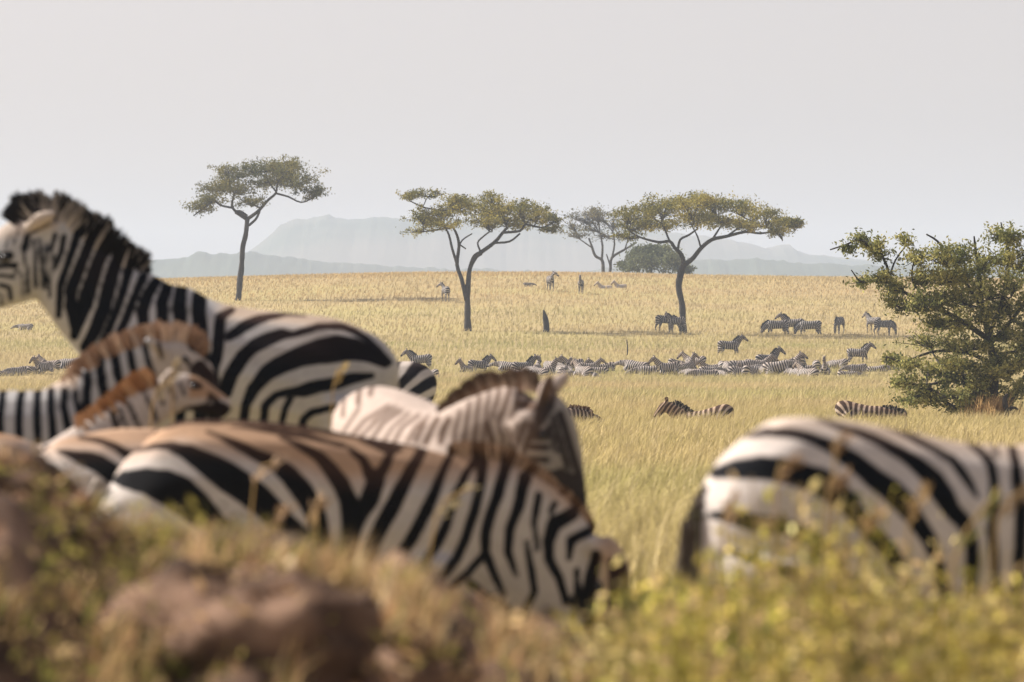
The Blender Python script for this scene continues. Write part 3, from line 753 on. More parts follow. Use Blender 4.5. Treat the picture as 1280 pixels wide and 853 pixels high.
stC = [wl_([(176, 545), (200, 531), (240, 521), (290, 520), (350, 525), (420, 537), (490, 551), (540, 558)], [4, 8, 11, 11, 11, 10, 8, 5]), wl_([(290, 532), (340, 536), (380, 543), (430, 556)], [2, 6, 6, 4]), wl_([(450, 548), (480, 560), (500, 562)], [5, 8, 5]), wl_([(126, 600), (134, 582), (150, 566)], [3, 4, 2]),
       wl_([(142, 600), (161, 597), (189, 598), (212, 605), (231, 615), (250, 629), (264, 643), (278, 655), (300, 670), (340, 700)], [3, 14, 22, 28, 30, 28, 24, 20, 18, 16]),
       wl_([(170, 563), (198, 556), (217, 556), (241, 565), (264, 578), (288, 592), (306, 604), (325, 618), (339, 631), (356, 648), (380, 670)], [3, 5, 8, 14, 20, 24, 25, 24, 22, 20, 18]),
       wl_([(262, 538), (283, 546), (301, 555), (323, 566), (347, 577), (366, 593), (380, 610), (394, 631), (401, 650), (405, 675)], [3, 5, 8, 10, 13, 16, 18, 18, 17, 14]),
       wl_([(352, 544), (382, 559), (401, 570), (417, 587), (429, 603), (438, 622), (441, 641), (441, 670), (430, 710)], [3, 8, 10, 13, 15, 16, 17, 16, 14]),
       wl_([(436, 558), (455, 573), (463, 589), (472, 600), (464, 622), (452, 645), (440, 672)], [4, 7, 10, 15, 16, 13, 10]), wl_([(490, 562), (484, 578), (473, 600)], [8, 9, 10]),
       wl_([(532, 556), (516, 584), (504, 608), (492, 631), (478, 656), (460, 700)], [8, 11, 13, 14, 13, 12]),
       wl_([(569, 558), (549, 601), (534, 638), (518, 668), (500, 695), (490, 730)], [5, 9, 11, 11, 10, 9]),
       wl_([(602, 564), (583, 592), (570, 619), (558, 656), (546, 680), (530, 705)], [6, 7, 8, 9, 9, 8]), wl_([(604, 570), (600, 610), (594, 641), (582, 674), (570, 698), (552, 722)], [10, 9, 9, 9, 9, 8]),
       wl_([(633, 580), (622, 619), (613, 644), (607, 668), (607, 692), (619, 723), (630, 745)], [10, 10, 9, 9, 8, 7, 5]), wl_([(607, 692), (585, 717), (560, 735)], 7),
       wl_([(657, 598), (649, 631), (637, 662), (634, 690), (645, 720)], [12, 10, 9, 8, 5]), wl_([(588, 730), (607, 747), (634, 764)], 8), wl_([(657, 680), (665, 717), (668, 741), (655, 770)], [5, 7, 7, 6]),
       wl_([(674, 620), (667, 655), (672, 690)], [7, 6, 3]), wl_([(694, 630), (689, 640)], 6), wl_([(716, 643), (693, 656), (686, 677), (686, 700), (700, 725), (708, 755)], [12, 13, 11, 9, 8, 7]), wl_([(735, 666), (714, 676), (712, 700)], [9, 8, 5]),
       wl_([(746, 695), (741, 723), (735, 753), (736, 785)], [9, 12, 13, 11]), wl_([(766, 705), (772, 740), (764, 790)], [8, 12, 12]), wl_([(776, 700), (786, 740), (776, 790)], [8, 10, 10]), wl_([(722, 715), (722, 745), (716, 775)], 6), wl_([(700, 850), (698, 880)], [30, 60])]
def tanC(P2, v):
    top = np.interp(P2[:, 0], [120, 140, 165, 230, 320, 430, 540, 640, 720], [620, 570, 548, 522, 523, 543, 560, 576, 640])
    fade = np.interp(P2[:, 0], [120, 250, 430, 600, 680], [30, 52, 75, 40, 20])
    return np.maximum(np.clip((top + fade - P2[:, 1]) / 30, 0, 1) * 0.95, 0.7 * np.clip((P2[:, 0] - 738) / 18, 0, 1))
Cz.build(M['coat_brown'], stC, 0.018, tanC, 3, leg_bands(780, 20), gain=1.5)
Cz.mane([(560, 563), (600, 566), (640, 578), (672, 600), (700, 622), (726, 646), (744, 664)], 0.038, 1100, tip=np.array([0.20, 0.11, 0.06]), mix=0.5, white=np.array([0.40, 0.28, 0.19]), root_dark=np.array([0.05, 0.03, 0.02]), tilt=-0.1, seed=45)
Cz.eye(748, 735, -0.09, 0.02); Cz.eye(748, 735, 0.09, 0.02)
Cz.tail([(130, 600, 0), (116, 630, 0), (112, 700, 0), (112, 740, 0)], 0.028, 140, 0.3, seed=39)

# --- right zebra, rump towards the left, running out of the frame
SF = 400.0; feetF = 426.5 + 1.47 * SF
Fz = Hero('big zebra hindquarters with broad bold stripes at the right edge, tail hanging', FPX / SF, feetF, 1000, turn=0.42)
Fz.chain([(876, 645, 46, 30), (886, 648, 84, 56), (912, 655, 117, 84), (945, 662, 139, 100), (985, 666, 148, 108), (1040, 670, 149, 112), (1110, 675, 141, 116), (1190, 682, 132, 112), (1270, 688, 132, 106), (1350, 690, 137, 98), (1420, 694, 124, 80), (1462, 698, 84, 56)])
Fz.chain([(1400, 660, 118, 62), (1470, 625, 100, 48), (1530, 580, 82, 40), (1578, 535, 66, 36), (1600, 512, 58, 34)])
Fz.chain([(1596, 516, 54, 36), (1630, 530, 52, 38), (1670, 570, 40, 30), (1700, 615, 30, 25), (1712, 636, 18, 16)])
for yo in (-0.16, 0.16):
    Fz.leg([(970, 700, 80), (965, 780, 56), (944, 850, 32), (922, 885, 27), (930, 950, 17), (936, 992, 18), (946, feetF - 8, 22)], yo)
    Fz.leg([(1400, 740, 62), (1402, 830, 34), (1402, 890, 24), (1402, 950, 15), (1404, 992, 17), (1410, feetF - 8, 20)], yo)
    Fz.chain([(1600, 470, 10, 10, yo * 0.45), (1604, 450, 15, 12, yo * 0.7), (1608, 425, 13, 10, yo * 0.8), (1610, 408, 6, 5, yo * 0.85)])
stF = [wl_([(929, 547), (957, 539), (985, 540), (1013, 547), (1034, 556), (1051, 566), (1066, 577), (1087, 594), (1110, 611), (1129, 631), (1142, 650), (1158, 672), (1170, 700), (1176, 740)], [3, 7, 10, 11, 13, 16, 18, 20, 22, 21, 18, 16, 13, 12]),
       wl_([(892, 591), (917, 585), (948, 583), (971, 585), (995, 592), (1018, 599), (1039, 612), (1056, 628), (1070, 645), (1091, 669), (1110, 690), (1125, 725)], [10, 18, 23, 23, 23, 26, 25, 22, 18, 18, 16, 14]),
       wl_([(873, 643), (887, 641), (910, 643), (938, 650), (957, 652), (980, 656), (1004, 666), (1022, 680), (1045, 710), (1060, 750)], [2, 8, 14, 16, 15, 14, 17, 17, 15, 14]),
       wl_([(890, 688), (909, 686), (937, 696), (953, 703), (984, 708), (1010, 730)], [3, 7, 10, 11, 12, 12]), wl_([(885, 738), (930, 738), (970, 743), (995, 755)], [6, 12, 13, 12]), wl_([(890, 785), (940, 785), (985, 795)], 12),
       wl_([(1020, 521), (1052, 534), (1075, 542), (1106, 556), (1129, 570), (1152, 587), (1166, 601), (1177, 618), (1186, 634), (1202, 650), (1212, 675), (1214, 705), (1210, 750)], [4, 6, 8, 11, 14, 18, 22, 22, 18, 16, 14, 14, 12]),
       wl_([(1090, 527), (1117, 536), (1141, 548), (1169, 562), (1192, 575), (1204, 591), (1213, 605), (1222, 622)], [3, 5, 7, 7, 9, 10, 9, 5]),
       wl_([(1216, 555), (1230, 568), (1242, 582), (1244, 605), (1242, 629), (1239, 664), (1242, 700), (1244, 760)], [7, 8, 10, 10, 11, 11, 11, 10]), wl_([(1249, 552), (1251, 572)], 5),
       wl_([(1272, 555), (1274, 580), (1274, 605), (1277, 640), (1274, 760)], [8, 10, 13, 14, 12])]
stF += [wl_([(1306 + 32 * i, 550), (1306 + 32 * i, 640), (1300 + 32 * i, 760)], [12, 15, 12]) for i in range(4)]
stF += [wl_([(1440 + 30 * i, 560 - 26 * i), (1464 + 28 * i, 720 - 34 * i)], 13) for i in range(6)]
stF += [wl_([(1700, 610), (1720, 650)], [40, 60])]
def tanF(P2, v):
    top = np.interp(P2[:, 0], [870, 900, 950, 1030, 1130, 1280], [600, 552, 522, 520, 538, 556])
    return np.clip((top + 34 - P2[:, 1]) / 26, 0, 1) * np.interp(P2[:, 0], [880, 960, 1100], [0.3, 0.6, 0.9])
Fz.build(M['coat_light'], stF, 0.019, tanF, 3, leg_bands(830, 26), gain=1.35)
Fz.mane([(1390, 545), (1450, 520), (1510, 490), (1560, 462), (1590, 452)], 0.09, 900, tip=BLK, mix=0.6, seed=55)
Fz.eye(1632, 512, -0.09, 0.02); Fz.eye(1632, 512, 0.09, 0.02)
Fz.tail([(915, 575, 0.06), (893, 598, 0.05), (872, 632, 0.0), (859, 662, -0.03)], 0.018, 1500, 0.27, seed=49, colr=np.array([0.10, 0.08, 0.065]))

# ================================================================== generic zebras for the plain
def generic(pose, voxel, brown=0.0, seed=0):
    """returns a body mesh in metres, facing +x, feet at z=0"""
    dz = {'stand': 0, 'graze': 0, 'look': 0, 'lie': -0.60, 'lie_low': -0.62, 'foal_lie': -0.62}[pose]
    ch = []
    def c(nodes, lat=(0, 1, 0)): ch.append(loft([(n[0], n[1], n[2] + dz, n[3], n[4]) for n in nodes], 3, 12, lat))
    c([(-.75, 0, .98, .10, .09), (-.70, 0, 1.0, .22, .17), (-.56, 0, 1.02, .29, .25), (-.25, 0, .99, .29, .28), (.1, 0, .97, .29, .29), (.38, 0, .98, .31, .25), (.6, 0, .98, .26, .2), (.7, 0, .95, .13, .11)])
    if pose in ('stand', 'lie'):
        neck = [(.48, 0, 1.06, .28, .17), (.66, 0, 1.26, .22, .12), (.82, 0, 1.45, .17, .1), (.92, 0, 1.56, .14, .09)]
        head = [(.90, 0, 1.56, .14, .09), (1.02, 0, 1.52, .13, .10), (1.17, 0, 1.41, .10, .08), (1.29, 0, 1.30, .078, .066), (1.36, 0, 1.24, .05, .05)]
        ear = [(.90, 1.66), (.88, 1.80)]
    elif pose == 'look':
        neck = [(.48, 0, 1.05, .28, .17), (.66, 0.02, 1.22, .22, .12), (.80, 0.08, 1.40, .17, .1), (.86, 0.14, 1.50, .14, .09)]
        head = [(.86, .12, 1.50, .14, .09), (.92, .24, 1.48, .13, .10), (.98, .38, 1.37, .10, .08), (1.02, .48, 1.26, .078, .066), (1.03, .52, 1.21, .05, .05)]
        ear = [(.86, 1.60), (.84, 1.74)]
    else:
        neck = [(.48, 0, 1.02, .28, .17), (.72, 0, .93, .22, .12), (.93, 0, .74, .17, .1), (1.03, 0, .60, .14, .09)]
        head = [(1.02, 0, .60, .14, .09), (1.08, 0, .48, .13, .10), (1.11, 0, .30, .10, .08), (1.12, 0, .16, .078, .066), (1.12, 0, .09, .05, .05)]
        ear = [(1.08, .70), (1.20, .76)]
        if pose in ('lie_low', 'foal_lie'):
            neck = [(.48, 0, 1.0, .27, .17), (.74, 0, 1.04, .21, .12), (.98, 0, 1.02, .16, .1), (1.1, 0, 1.0, .13, .09)]
            head = [(1.08, 0, 1.0, .13, .09), (1.2, 0, .97, .12, .10), (1.36, 0, .88, .10, .08), (1.48, 0, .80, .075, .066), (1.54, 0, .76, .05, .05)]
            ear = [(1.08, 1.1), (1.04, 1.22)]
    c(neck); c(head)
    hy = head[0][1]
    for s in (-1, 1):
        c([(ear[0][0], hy + s * .06, ear[0][1] - .02, .03, .03), ((ear[0][0] + ear[1][0]) / 2, hy + s * .09, (ear[0][1] + ear[1][1]) / 2, .05, .035), (ear[1][0], hy + s * .11, ear[1][1], .02, .018)])
        if dz == 0:
            k = 0.10 * s + 0.02
            c([(.5, s * .13, .85, .13, .10), (.5 + k, s * .13, .62, .085, .07), (.5 + k, s * .13, .42, .058, .055), (.5 + k, s * .13, .38, .062, .055), (.5 + k * .9, s * .13, .16, .04, .04), (.53 + k, s * .13, .02, .055, .05)])
            k = -0.09 * s
            c([(-.55, s * .14, .88, .22, .12), (-.53 + k, s * .14, .66, .13, .085), (-.62 + k, s * .14, .47, .07, .055), (-.64 + k, s * .14, .42, .066, .052), (-.59 + k, s * .14, .16, .042, .04), (-.55 + k, s * .14, .02, .056, .05)])
        else:
            c([(.5, s * .2, .85, .13, .10), (.62, s * .27, .72, .09, .08), (.4, s * .29, .66, .06, .06), (.3, s * .29, .65, .05, .05)])
            c([(-.5, s * .2, .9, .22, .12), (-.3, s * .3, .76, .12, .09), (-.55, s * .33, .67, .07, .06), (-.3, s * .34, .65, .05, .05)])
    me = fuse(ch, voxel, 2, 'zebra')
    v = verts_np(me)
    x, y, z = v[:, 0], v[:, 1], v[:, 2] - dz
    w1 = 0.02 * noise(x * 4, y * 4, z * 4, 30 + seed)
    per = 0.135
    # trunk bands, fanning round the flank over the haunch, across the neck, rings on the legs
    ang = np.arctan2(z - 0.78, -(x + 0.28))
    ph = np.where(x > -0.28, x / per + 0.12 * (z - 1.0) / per, -0.28 / per + 0.12 * (z - 1.0) / per - (math.pi / 2 - ang) * 0.36 / per)
    nd = np.array(neck); d = (nd[-1, :3] - nd[0, :3]); L = np.linalg.norm(d); d = d / L
    s_n = (x - nd[0, 0]) * d[0] + y * d[1] * 0 + (z - nd[0, 2]) * d[2]
    off = np.linalg.norm(np.stack([x, 0 * y, z], -1) - (np.array([nd[0, 0], 0, nd[0, 2]])[None] + s_n[:, None] * np.array([d[0], 0, d[2]])[None]), axis=1)
    onneck = (s_n > 0.12) & (off < 0.34) & (x > 0.5)
    ph = np.where(onneck, 0.6 / per + s_n / 0.105, ph)
    onhead = s_n > L * 1.02
    ph = np.where(onhead & (x > 0.7), s_n / 0.07, ph)
    legs = (z < 0.68) & (x < 0.75)
    ph = np.where(legs, z / 0.11, ph)
    duty = np.where(legs, 0.6, 0.60 if voxel < 0.035 else (0.66 if dz == 0 else 0.54))
    pr = np.where(legs, 0.11, np.where(onhead, 0.07, np.where(onneck, 0.105, per)))
    sd = (0.5 * duty - np.abs(((ph + w1 / per) % 1.0) - 0.5)) * pr
    hd = np.array(head)
    sd = np.where(np.linalg.norm(v + np.array([0, 0, -dz]) - hd[-1, :3], axis=1) < 0.14, 0.05, sd)      # dark muzzle
    set_attr(me, 'sd', sd)
    set_attr(me, 'tan', np.clip(brown + 0.5 * np.clip((z - 1.1) / 0.2, 0, 1) * brown * 2 + 0.2 * noise(x * 3, y * 3, z * 3, 40), 0, 1))
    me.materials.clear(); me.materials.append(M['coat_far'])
    nk = [(q[0], q[1], q[2] + dz) for q in neck]
    crest = []
    for q, p in zip(neck, neck[1:] + [head[0]]):
        t = np.array([p[0] - q[0], 0, p[2] - q[2]]); t /= np.linalg.norm(t) + 1e-9
        nrm = np.array([-t[2], 0, t[0]])
        crest.append((q[0] + nrm[0] * q[3] * 0.95, q[1], q[2] + dz + nrm[2] * q[3] * 0.95))
    return me, crest

def mane_for(crest, length, n, root, seed=1, rust=0.0):
    def fn(u, x, z, r):
        dark = ((u * 9) % 1.0 < 0.6)[:, None]
        b = np.where(dark, BLK * 1.5, WHT * 0.8); t = BLK * 2 * (1 - rust) + RUST * rust
        return b, b * 0.2 + t[None] * 0.8
    return hair_mesh('mane', crest, length, n, fn, root, seed=seed, thick=0.03)

MID = {p: generic(p, 0.028, b, i) for i, (p, b) in enumerate([('stand', 0.15), ('graze', 0.1), ('lie', 0.6), ('lie_low', 0.65)])}
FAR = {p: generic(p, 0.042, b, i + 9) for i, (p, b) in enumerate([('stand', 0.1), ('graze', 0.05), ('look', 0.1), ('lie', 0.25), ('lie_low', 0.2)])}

mids = []
def place_mid(pose, px, py, D, rot, label, scale=1.0, sink=0.0, name='zebra', cat='zebra', group=None):
    x = (px - 640) / FPX * D
    z = gz(x, D) - sink if py is None else at(px, py, D).z
    root = empty(name, (x, D, z))
    root.rotation_euler = (0, 0, math.radians(rot)); root.scale = (scale,) * 3
    tag(root, label, cat, group)
    me, crest = MID[pose]
    link('body', me, root)
    mane_for(crest, 0.10, 260, root, seed=len(mids) + 60, rust=0.4 if 'brown' in label else 0.0)
    mids.append(root)
    return root

place_mid('graze', 436, None, 58, 180, 'brownish zebra rump showing between the tallest zebra and the pale zebra', 1.13)
place_mid('lie', 534, None, 70, 160, 'dark striped resting zebra just left of the pale zebra mane', 1.0)
place_mid('lie_low', 690, None, 138, 8, 'small brown zebra resting in grass right of the pale zebra ear', 0.9)
place_mid('lie', 885, None, 146, 170, 'zebra resting in yellow grass with head up left, left of the bush', 0.98, 0.15).rotation_euler[1] = 0.2
place_mid('lie_low', 1078, None, 146, -8, 'tan zebra lying low in the grass just left of the leafy bush', 0.98, 0.0).rotation_euler[1] = 0.14

pm = FAR['lie'][0].copy(); FAR['pale'] = (pm, FAR['lie'][1])
_b = np.empty(len(pm.vertices), np.float32); pm.attributes['sd'].data.foreach_get('value', _b); pm.attributes['sd'].data.foreach_set('value', _b - 0.028)
FARG = 'zebras spread over the far plain'
ORD = ['first', 'second', 'third', 'fourth', 'fifth', 'sixth', 'seventh', 'eighth', 'ninth', 'tenth', 'eleventh', 'twelfth', 'thirteenth', 'fourteenth', 'fifteenth', 'sixteenth', 'seventeenth', 'eighteenth',
       'nineteenth', 'twentieth', 'twenty-first', 'twenty-second', 'twenty-third', 'twenty-fourth', 'twenty-fifth', 'twenty-sixth', 'twenty-seventh', 'twenty-eighth']
WORD = {'stand': 'standing', 'graze': 'grazing', 'look': 'standing', 'lie': 'resting', 'lie_low': 'crouching'}
def place_far(pose, px, py, rot, label, scale=1.0, dD=0.0, sink=0.0):
    D = dist_for(px, py) + dD
    x = (px - 640) / FPX * D
    me, crest = FAR[pose]
    o = link('zebra', me)
    o.location = (x, D, gz(x, D) - sink); o.rotation_euler = (0, 0, math.radians(rot)); o.scale = (scale,) * 3
    tag(o, label, 'zebra', FARG)
    if pose in ('stand', 'graze', 'look'):
        def fn(u, a, b, r): return np.tile(BLK * 2, (len(u), 1)), np.tile(BLK * 2, (len(u), 1))
        if pose not in MANE:
            t = hair_mesh('mane', crest, 0.11, 120, fn, None, seed=77, thick=0.05)
            MANE[pose] = t.data; t.parent = o
        else: link('mane', MANE[pose], o)
    return o
MANE = {}

# single zebras of the far slope
place_far('look', 557, 374, 105, 'lone zebra seen from the front left of the forked acacia trunk', 1.0)
place_far('look', 688, 361, -80, 'larger of two front facing zebras near the skyline', 1.05)
place_far('stand', 726, 364, -95, 'slimmer of two front facing zebras near the skyline, right one', 0.95)
place_far('pale', 757, 357, 200, 'whitish resting zebra right of the skyline pair, left of two', 0.8, sink=.3)
place_far('pale', 776, 356, 220, 'whitish resting zebra right of the skyline pair, right of two', 0.85, sink=.3)
place_far('lie_low', 660, 355, 20, 'tiny dark resting zebra left of the skyline pair', 0.55)
place_far('graze', 832, 412, 20, 'dark zebra standing left of its partner beside the right acacia trunk', 1.0)
place_far('look', 845, 413, 200, 'dark zebra with white face against the right acacia trunk', 0.95)
place_far('graze', 972, 413, 182, 'leftmost grazing zebra of the trio left of the bush', 1.06, sink=.38)
place_far('stand', 992, 412, 170, 'middle zebra of the trio left of the bush, head raised over the others', 1.04, 2.5, sink=.38)
place_far('graze', 1013, 413, 172, 'rightmost zebra of the trio left of the bush with hanging tail', 1.06, -1, sink=.38)
place_far('graze', 1049, 414, 250, 'single zebra grazing head on between the trio and the bush', 1.0)
place_far('stand', 1092, 412, 130, 'dark zebra looking left beside the bush edge', 0.9)
place_far('graze', 1104, 416, 20, 'dark grazing zebra half behind the bush edge', 0.9)
place_far('stand', 911, 438, 8, 'single zebra trotting right above the herd, below the right acacia', 0.95, sink=.35)
place_far('lie_low', 32, 409, 170, 'tiny dark resting animal on the plain under the tallest zebra chin', 0.75)

# the resting herd: bands of zebras packed together, each an object of its own
def cluster(items, where):
    for i, (pose, px, py, rot, sc) in enumerate(sorted(items, key=lambda t: t[1])):
        if pose == 'lie' and RNG.random() < 0.4: pose = 'lie_low'
        o = place_far(pose, px + RNG.normal(0, 2), py, rot + RNG.normal(0, 25), '%s zebra, %s from the left %s' % (WORD[pose], ORD[i], where), sc * RNG.uniform(0.9, 1.08), RNG.uniform(-4, 7), RNG.uniform(-0.12, 0.28) if pose[0] == 'l' else RNG.uniform(0.2, 0.5))
        o.rotation_euler[1] = RNG.normal(0, 0.10)

cluster([('lie', 5, 461, 10, .9), ('lie_low', 22, 463, 200, .9), ('lie', 32, 462, 100, .9), ('lie', 47, 461, 40, .9), ('lie', 58, 460, 230, .95), ('lie', 64, 464, 140, .95), ('lie_low', 76, 461, 0, 1.0),
         ('lie', 88, 461, 185, 1.0), ('lie_low', 98, 464, 20, .9)], 'in the small herd under the tallest zebra neck')
cluster([('lie', 494, 463, 30, .9), ('lie_low', 507, 463, 190, .9), ('stand', 526, 461, 175, .85), ('lie_low', 516, 464, 10, .9), ('lie_low', 537, 464, 170, .9)], 'in the knot beside the tallest zebra rump')
cluster([('stand', 597, 459, 25, .95), ('lie', 589, 462, 240, .85), ('lie_low', 606, 464, 20, .8)], 'in the trio above the pale zebra mane')
cluster([('lie', 634, 463, 150, .9), ('stand', 655, 462, 20, .95), ('lie', 668, 460, 60, 1.05), ('lie', 648, 464, 220, .95), ('lie_low', 667, 464, 5, .95), ('lie', 683, 461, 15, .95), ('lie', 694, 462, 160, .9),
         ('lie_low', 703, 461, 30, .9), ('lie', 717, 463, 200, .9), ('lie', 723, 462, 250, .9), ('lie', 736, 462, 10, .85), ('lie', 757, 461, 190, .95), ('lie_low', 745, 463, 170, .9)], 'in the herd band right of the pale zebra mane')
cluster([('lie_low', 795, 461, 185, 1.0), ('lie_low', 812, 460, 170, 1.0), ('lie', 834, 461, 200, .95), ('lie_low', 848, 460, 10, .95), ('lie', 860, 459, 30, .95), ('lie', 872, 461, 170, .9), ('lie_low', 884, 461, 15, .95),
         ('lie', 893, 458, 190, 1.0), ('lie', 903, 461, 100, .95), ('lie_low', 914, 459, 170, 1.0), ('lie', 925, 459, 20, 1.0), ('lie', 931, 462, 240, .95), ('lie', 944, 458, 10, 1.0), ('stand', 958, 458, 60, 1.0),
         ('lie', 952, 462, 200, .95), ('lie_low', 972, 461, 5, 1.05), ('lie', 986, 459, 15, 1.0), ('lie_low', 998, 458, 10, 1.0), ('lie', 1008, 462, 170, .95), ('lie_low', 1020, 461, 20, .95)], 'in the densest herd band below the right acacia')
cluster([(('lie_low', 'lie')[i % 3 == 1], 838 + 13 * i + (i * 37) % 9, 464, (i * 67) % 360, 0.92 + 0.02 * (i % 5)) for i in range(14)], 'in the front row of the densest herd band')
cluster([(('lie_low', 'lie')[i % 4 == 2], 640 + 14 * i + (i * 29) % 9, 465, (i * 83) % 360, 0.9 + 0.02 * (i % 4)) for i in range(8)], 'in the front row right of the pale mane')
cluster([('lie', 1034, 462, 200, .9), ('lie', 1045, 457, 170, .9), ('lie_low', 1058, 462, 10, 1.0), ('stand', 1070, 453, 12, .95), ('lie_low', 1098, 463, 8, .9), ('lie_low', 1074, 463, 190, .85)], 'in the thin end of the herd by the bush')

# ================================================================== trees
def tubes(paths, mat, name, parent, ring=7):
    V, F4, F3, off = [], [], [], 0
    for P in paths:
        P = np.asarray(P, float)
        v, f = loft([(p[0], p[1], p[2], p[3], p[3]) for p in P], 3 if len(P) > 2 else 1, ring, lat=(0.3, 1, 0.05))
        V.append(v)
        F4 += [[i + off for i in q] for q in f if len(q) == 4]; F3 += [[i + off for i in q] for q in f if len(q) == 3]
        off += len(v)
    return link(name, mesh_np(name, np.vstack(V), [np.array(F4), np.array(F3)], mat, smooth=True), parent)

def tree(name, label, D, base, trunk, limbs, clumps, nleaf, leaf, colours, bark, depth=0.8, twigs=6, seed=1, group=None, thin=0.0, cat='tree', droop=0.0, twig_r=0.5, limb_leaves=0, vert=0.26, grow=1.0):
    """trunk/limbs: [(px,py,r px[,depth m])], clumps: [(px,py,rx,ry[,density])]"""
    r = np.random.default_rng(seed)
    s = FPX / D
    x0 = (base[0] - 640) / FPX * D
    root = empty(name, (x0, D, gz(x0, D)))
    tag(root, label, cat, group)
    zr = root.location.z
    def loc(px, py, y=0.0):
        p = at(px, py, D); return np.array([p.x - x0, y, p.z - zr])
    W = (max(c[0] + c[2] for c in clumps) - min(c[0] - c[2] for c in clumps)) / s
    P = [list(loc(q[0], q[1])) + [q[2] / s] for q in trunk]
    P[0][2] = -0.25; 
    PT = catmull(np.array(P), 6); PT[:, 3] *= 1 + 0.13 * noise(PT[:, 2] * 1.3, 0 * PT[:, 2], 0, seed) + 0.07 * noise(PT[:, 2] * 4, 0 * PT[:, 2], 0, seed + 1)
    PT[:, 0] += PT[:, 3] * 0.25 * noise(PT[:, 2] * 0.9, 0 * PT[:, 2], 0, seed + 2)
    tubes([PT], M[bark], 'trunk', root, 10)
    bpaths, nodes = [], [np.array(p[:3]) for p in P[len(P) // 2:]]
    for lb in limbs:
        sgn = r.uniform(-1, 1)
        L = [list(loc(q[0], q[1], (sgn * 0.10 * W * i / max(len(lb) - 1, 1)))) + [q[2] / s] for i, q in enumerate(lb)]
        bpaths.append(L); nodes += [np.array(p[:3]) for p in L[1:]]
    Cs = []
    cx = 0.5 * (max(c[0] + c[2] for c in clumps) + min(c[0] - c[2] for c in clumps))
    for c in clumps:
        e = math.sqrt(max(0.05, 1 - ((c[0] - cx) / (W * s * 0.5)) ** 2))
        for k in range(2):
            y = r.uniform(-0.5, 0.5) * W * depth * e if k else r.uniform(-0.12, 0.12) * W
            Cs.append((loc(c[0] + r.normal(0, 2) , c[1] + r.normal(0, 1.0), y), c[2] / s * grow, c[3] / s * grow, c[4] if len(c) > 4 else 1.0))
    NN = np.array(nodes)
    tw, tips = [], []
    for (c, rx, rz, dn) in Cs:
        d = NN - c[None]; dist = np.linalg.norm(d * np.array([1, 0.7, 1.6])[None], axis=1) + 0.8 * np.maximum(0, NN[:, 2] - c[2])
        a = NN[np.argmin(dist)]
        m = (a + c) / 2 + np.array([0, 0, -0.10 * np.linalg.norm(c - a)]) + r.normal(0, 0.06, 3) * np.linalg.norm(c - a)
        rr = twig_r * (1.1 / s)
        bpaths.append([[*a, rr * 1.5], [*m, rr * 1.2], [*(c - np.array([0, 0, rz * 0.4])), rr]])
        for _ in range(twigs):
            e = c + np.array([r.normal(0, rx * 0.55), r.normal(0, rx * 0.5), r.normal(0, rz * 0.5)])
            mm = (m * 0.35 + c * 0.3 + e * 0.35) - np.array([0, 0, 0.25 * rz])
            tw.append([[*m, rr * 0.8], [*mm, rr * 0.6], [*e, rr * 0.35]])
            tips.append((e, dn))
    tubes(bpaths + tw, M[bark], 'branches', root, 5)
    # leaves gathered in sprays round the twig ends, so sky shows between them
    wts = np.array([c[1] * c[2] * c[3] for c in Cs]); wts = wts / wts.sum()
    nl_t = int(nleaf * 0.62)
    ti = r.integers(0, len(tips), nl_t)
    keep = np.array([tips[i][1] for i in range(len(tips))])[ti] > r.random(nl_t)
    E0 = np.array([t[0] for t in tips])[ti][keep]
    sp = np.mean([c[2] for c in Cs])
    P1 = E0 + r.normal(0, 1, E0.shape) * np.array([sp * 0.42, sp * 0.42, sp * vert])
    ci = r.choice(len(Cs), nleaf - nl_t, p=wts)
    P2 = np.array([Cs[i][0] for i in ci]) + r.normal(0, 1, (len(ci), 3)) * np.array([[Cs[i][1] * 0.5, Cs[i][1] * 0.5, Cs[i][2] * 0.5] for i in ci])
    Lp = np.vstack([P1, P2])
    if limb_leaves:
        seg = [(np.array(a[:3]), np.array(b[:3])) for L in bpaths + tw for a, b in zip(L[:-1], L[1:]) if a[3] < 0.06]
        k = r.integers(0, len(seg), limb_leaves); t = r.random((limb_leaves, 1))
        Lp = np.vstack([Lp, np.array([seg[i][0] for i in k]) * (1 - t) + np.array([seg[i][1] for i in k]) * t + r.normal(0, 0.06, (limb_leaves, 3))])
    if thin:
        nz = noise(Lp[:, 0] * s / 13, Lp[:, 1] * s / 16, Lp[:, 2] * s / 8, seed) + 0.5 * noise(Lp[:, 0] * s / 5, Lp[:, 1] * s / 5, Lp[:, 2] * s / 4, seed + 1)
        Lp = Lp[nz > thin]
    n = len(Lp)
    u = r.normal(0, 1, (n, 3)); u /= np.linalg.norm(u, axis=1)[:, None]
    vv = np.cross(u, r.normal(0, 1, (n, 3))); vv /= np.linalg.norm(vv, axis=1)[:, None]
    sz = leaf * r.uniform(0.55, 1.35, n)[:, None]
    V = np.stack([Lp - u * sz * 0.9, Lp + vv * sz * 0.38, Lp + u * sz * 0.9, Lp - vv * sz * 0.38], 1).reshape(-1, 3)
    k = np.arange(n) * 4
    c1, c2, c3 = [np.array(c) for c in colours]
    t = np.clip(0.5 + 0.6 * noise(Lp[:, 0] * s / 22, Lp[:, 1] * s / 22, Lp[:, 2] * s / 16, seed + 3) + r.normal(0, 0.22, n), 0, 1)[:, None]
    C = np.where(t < 0.5, c1 + (c2 - c1) * t * 2, c2 + (c3 - c2) * (t * 2 - 1)) * r.uniform(0.75, 1.25, n)[:, None]
    link('crown', mesh_np('crown', V, [np.stack([k, k + 1, k + 2, k + 3], -1)], M['leaf'], np.repeat(C, 4, 0)), root)
    return root

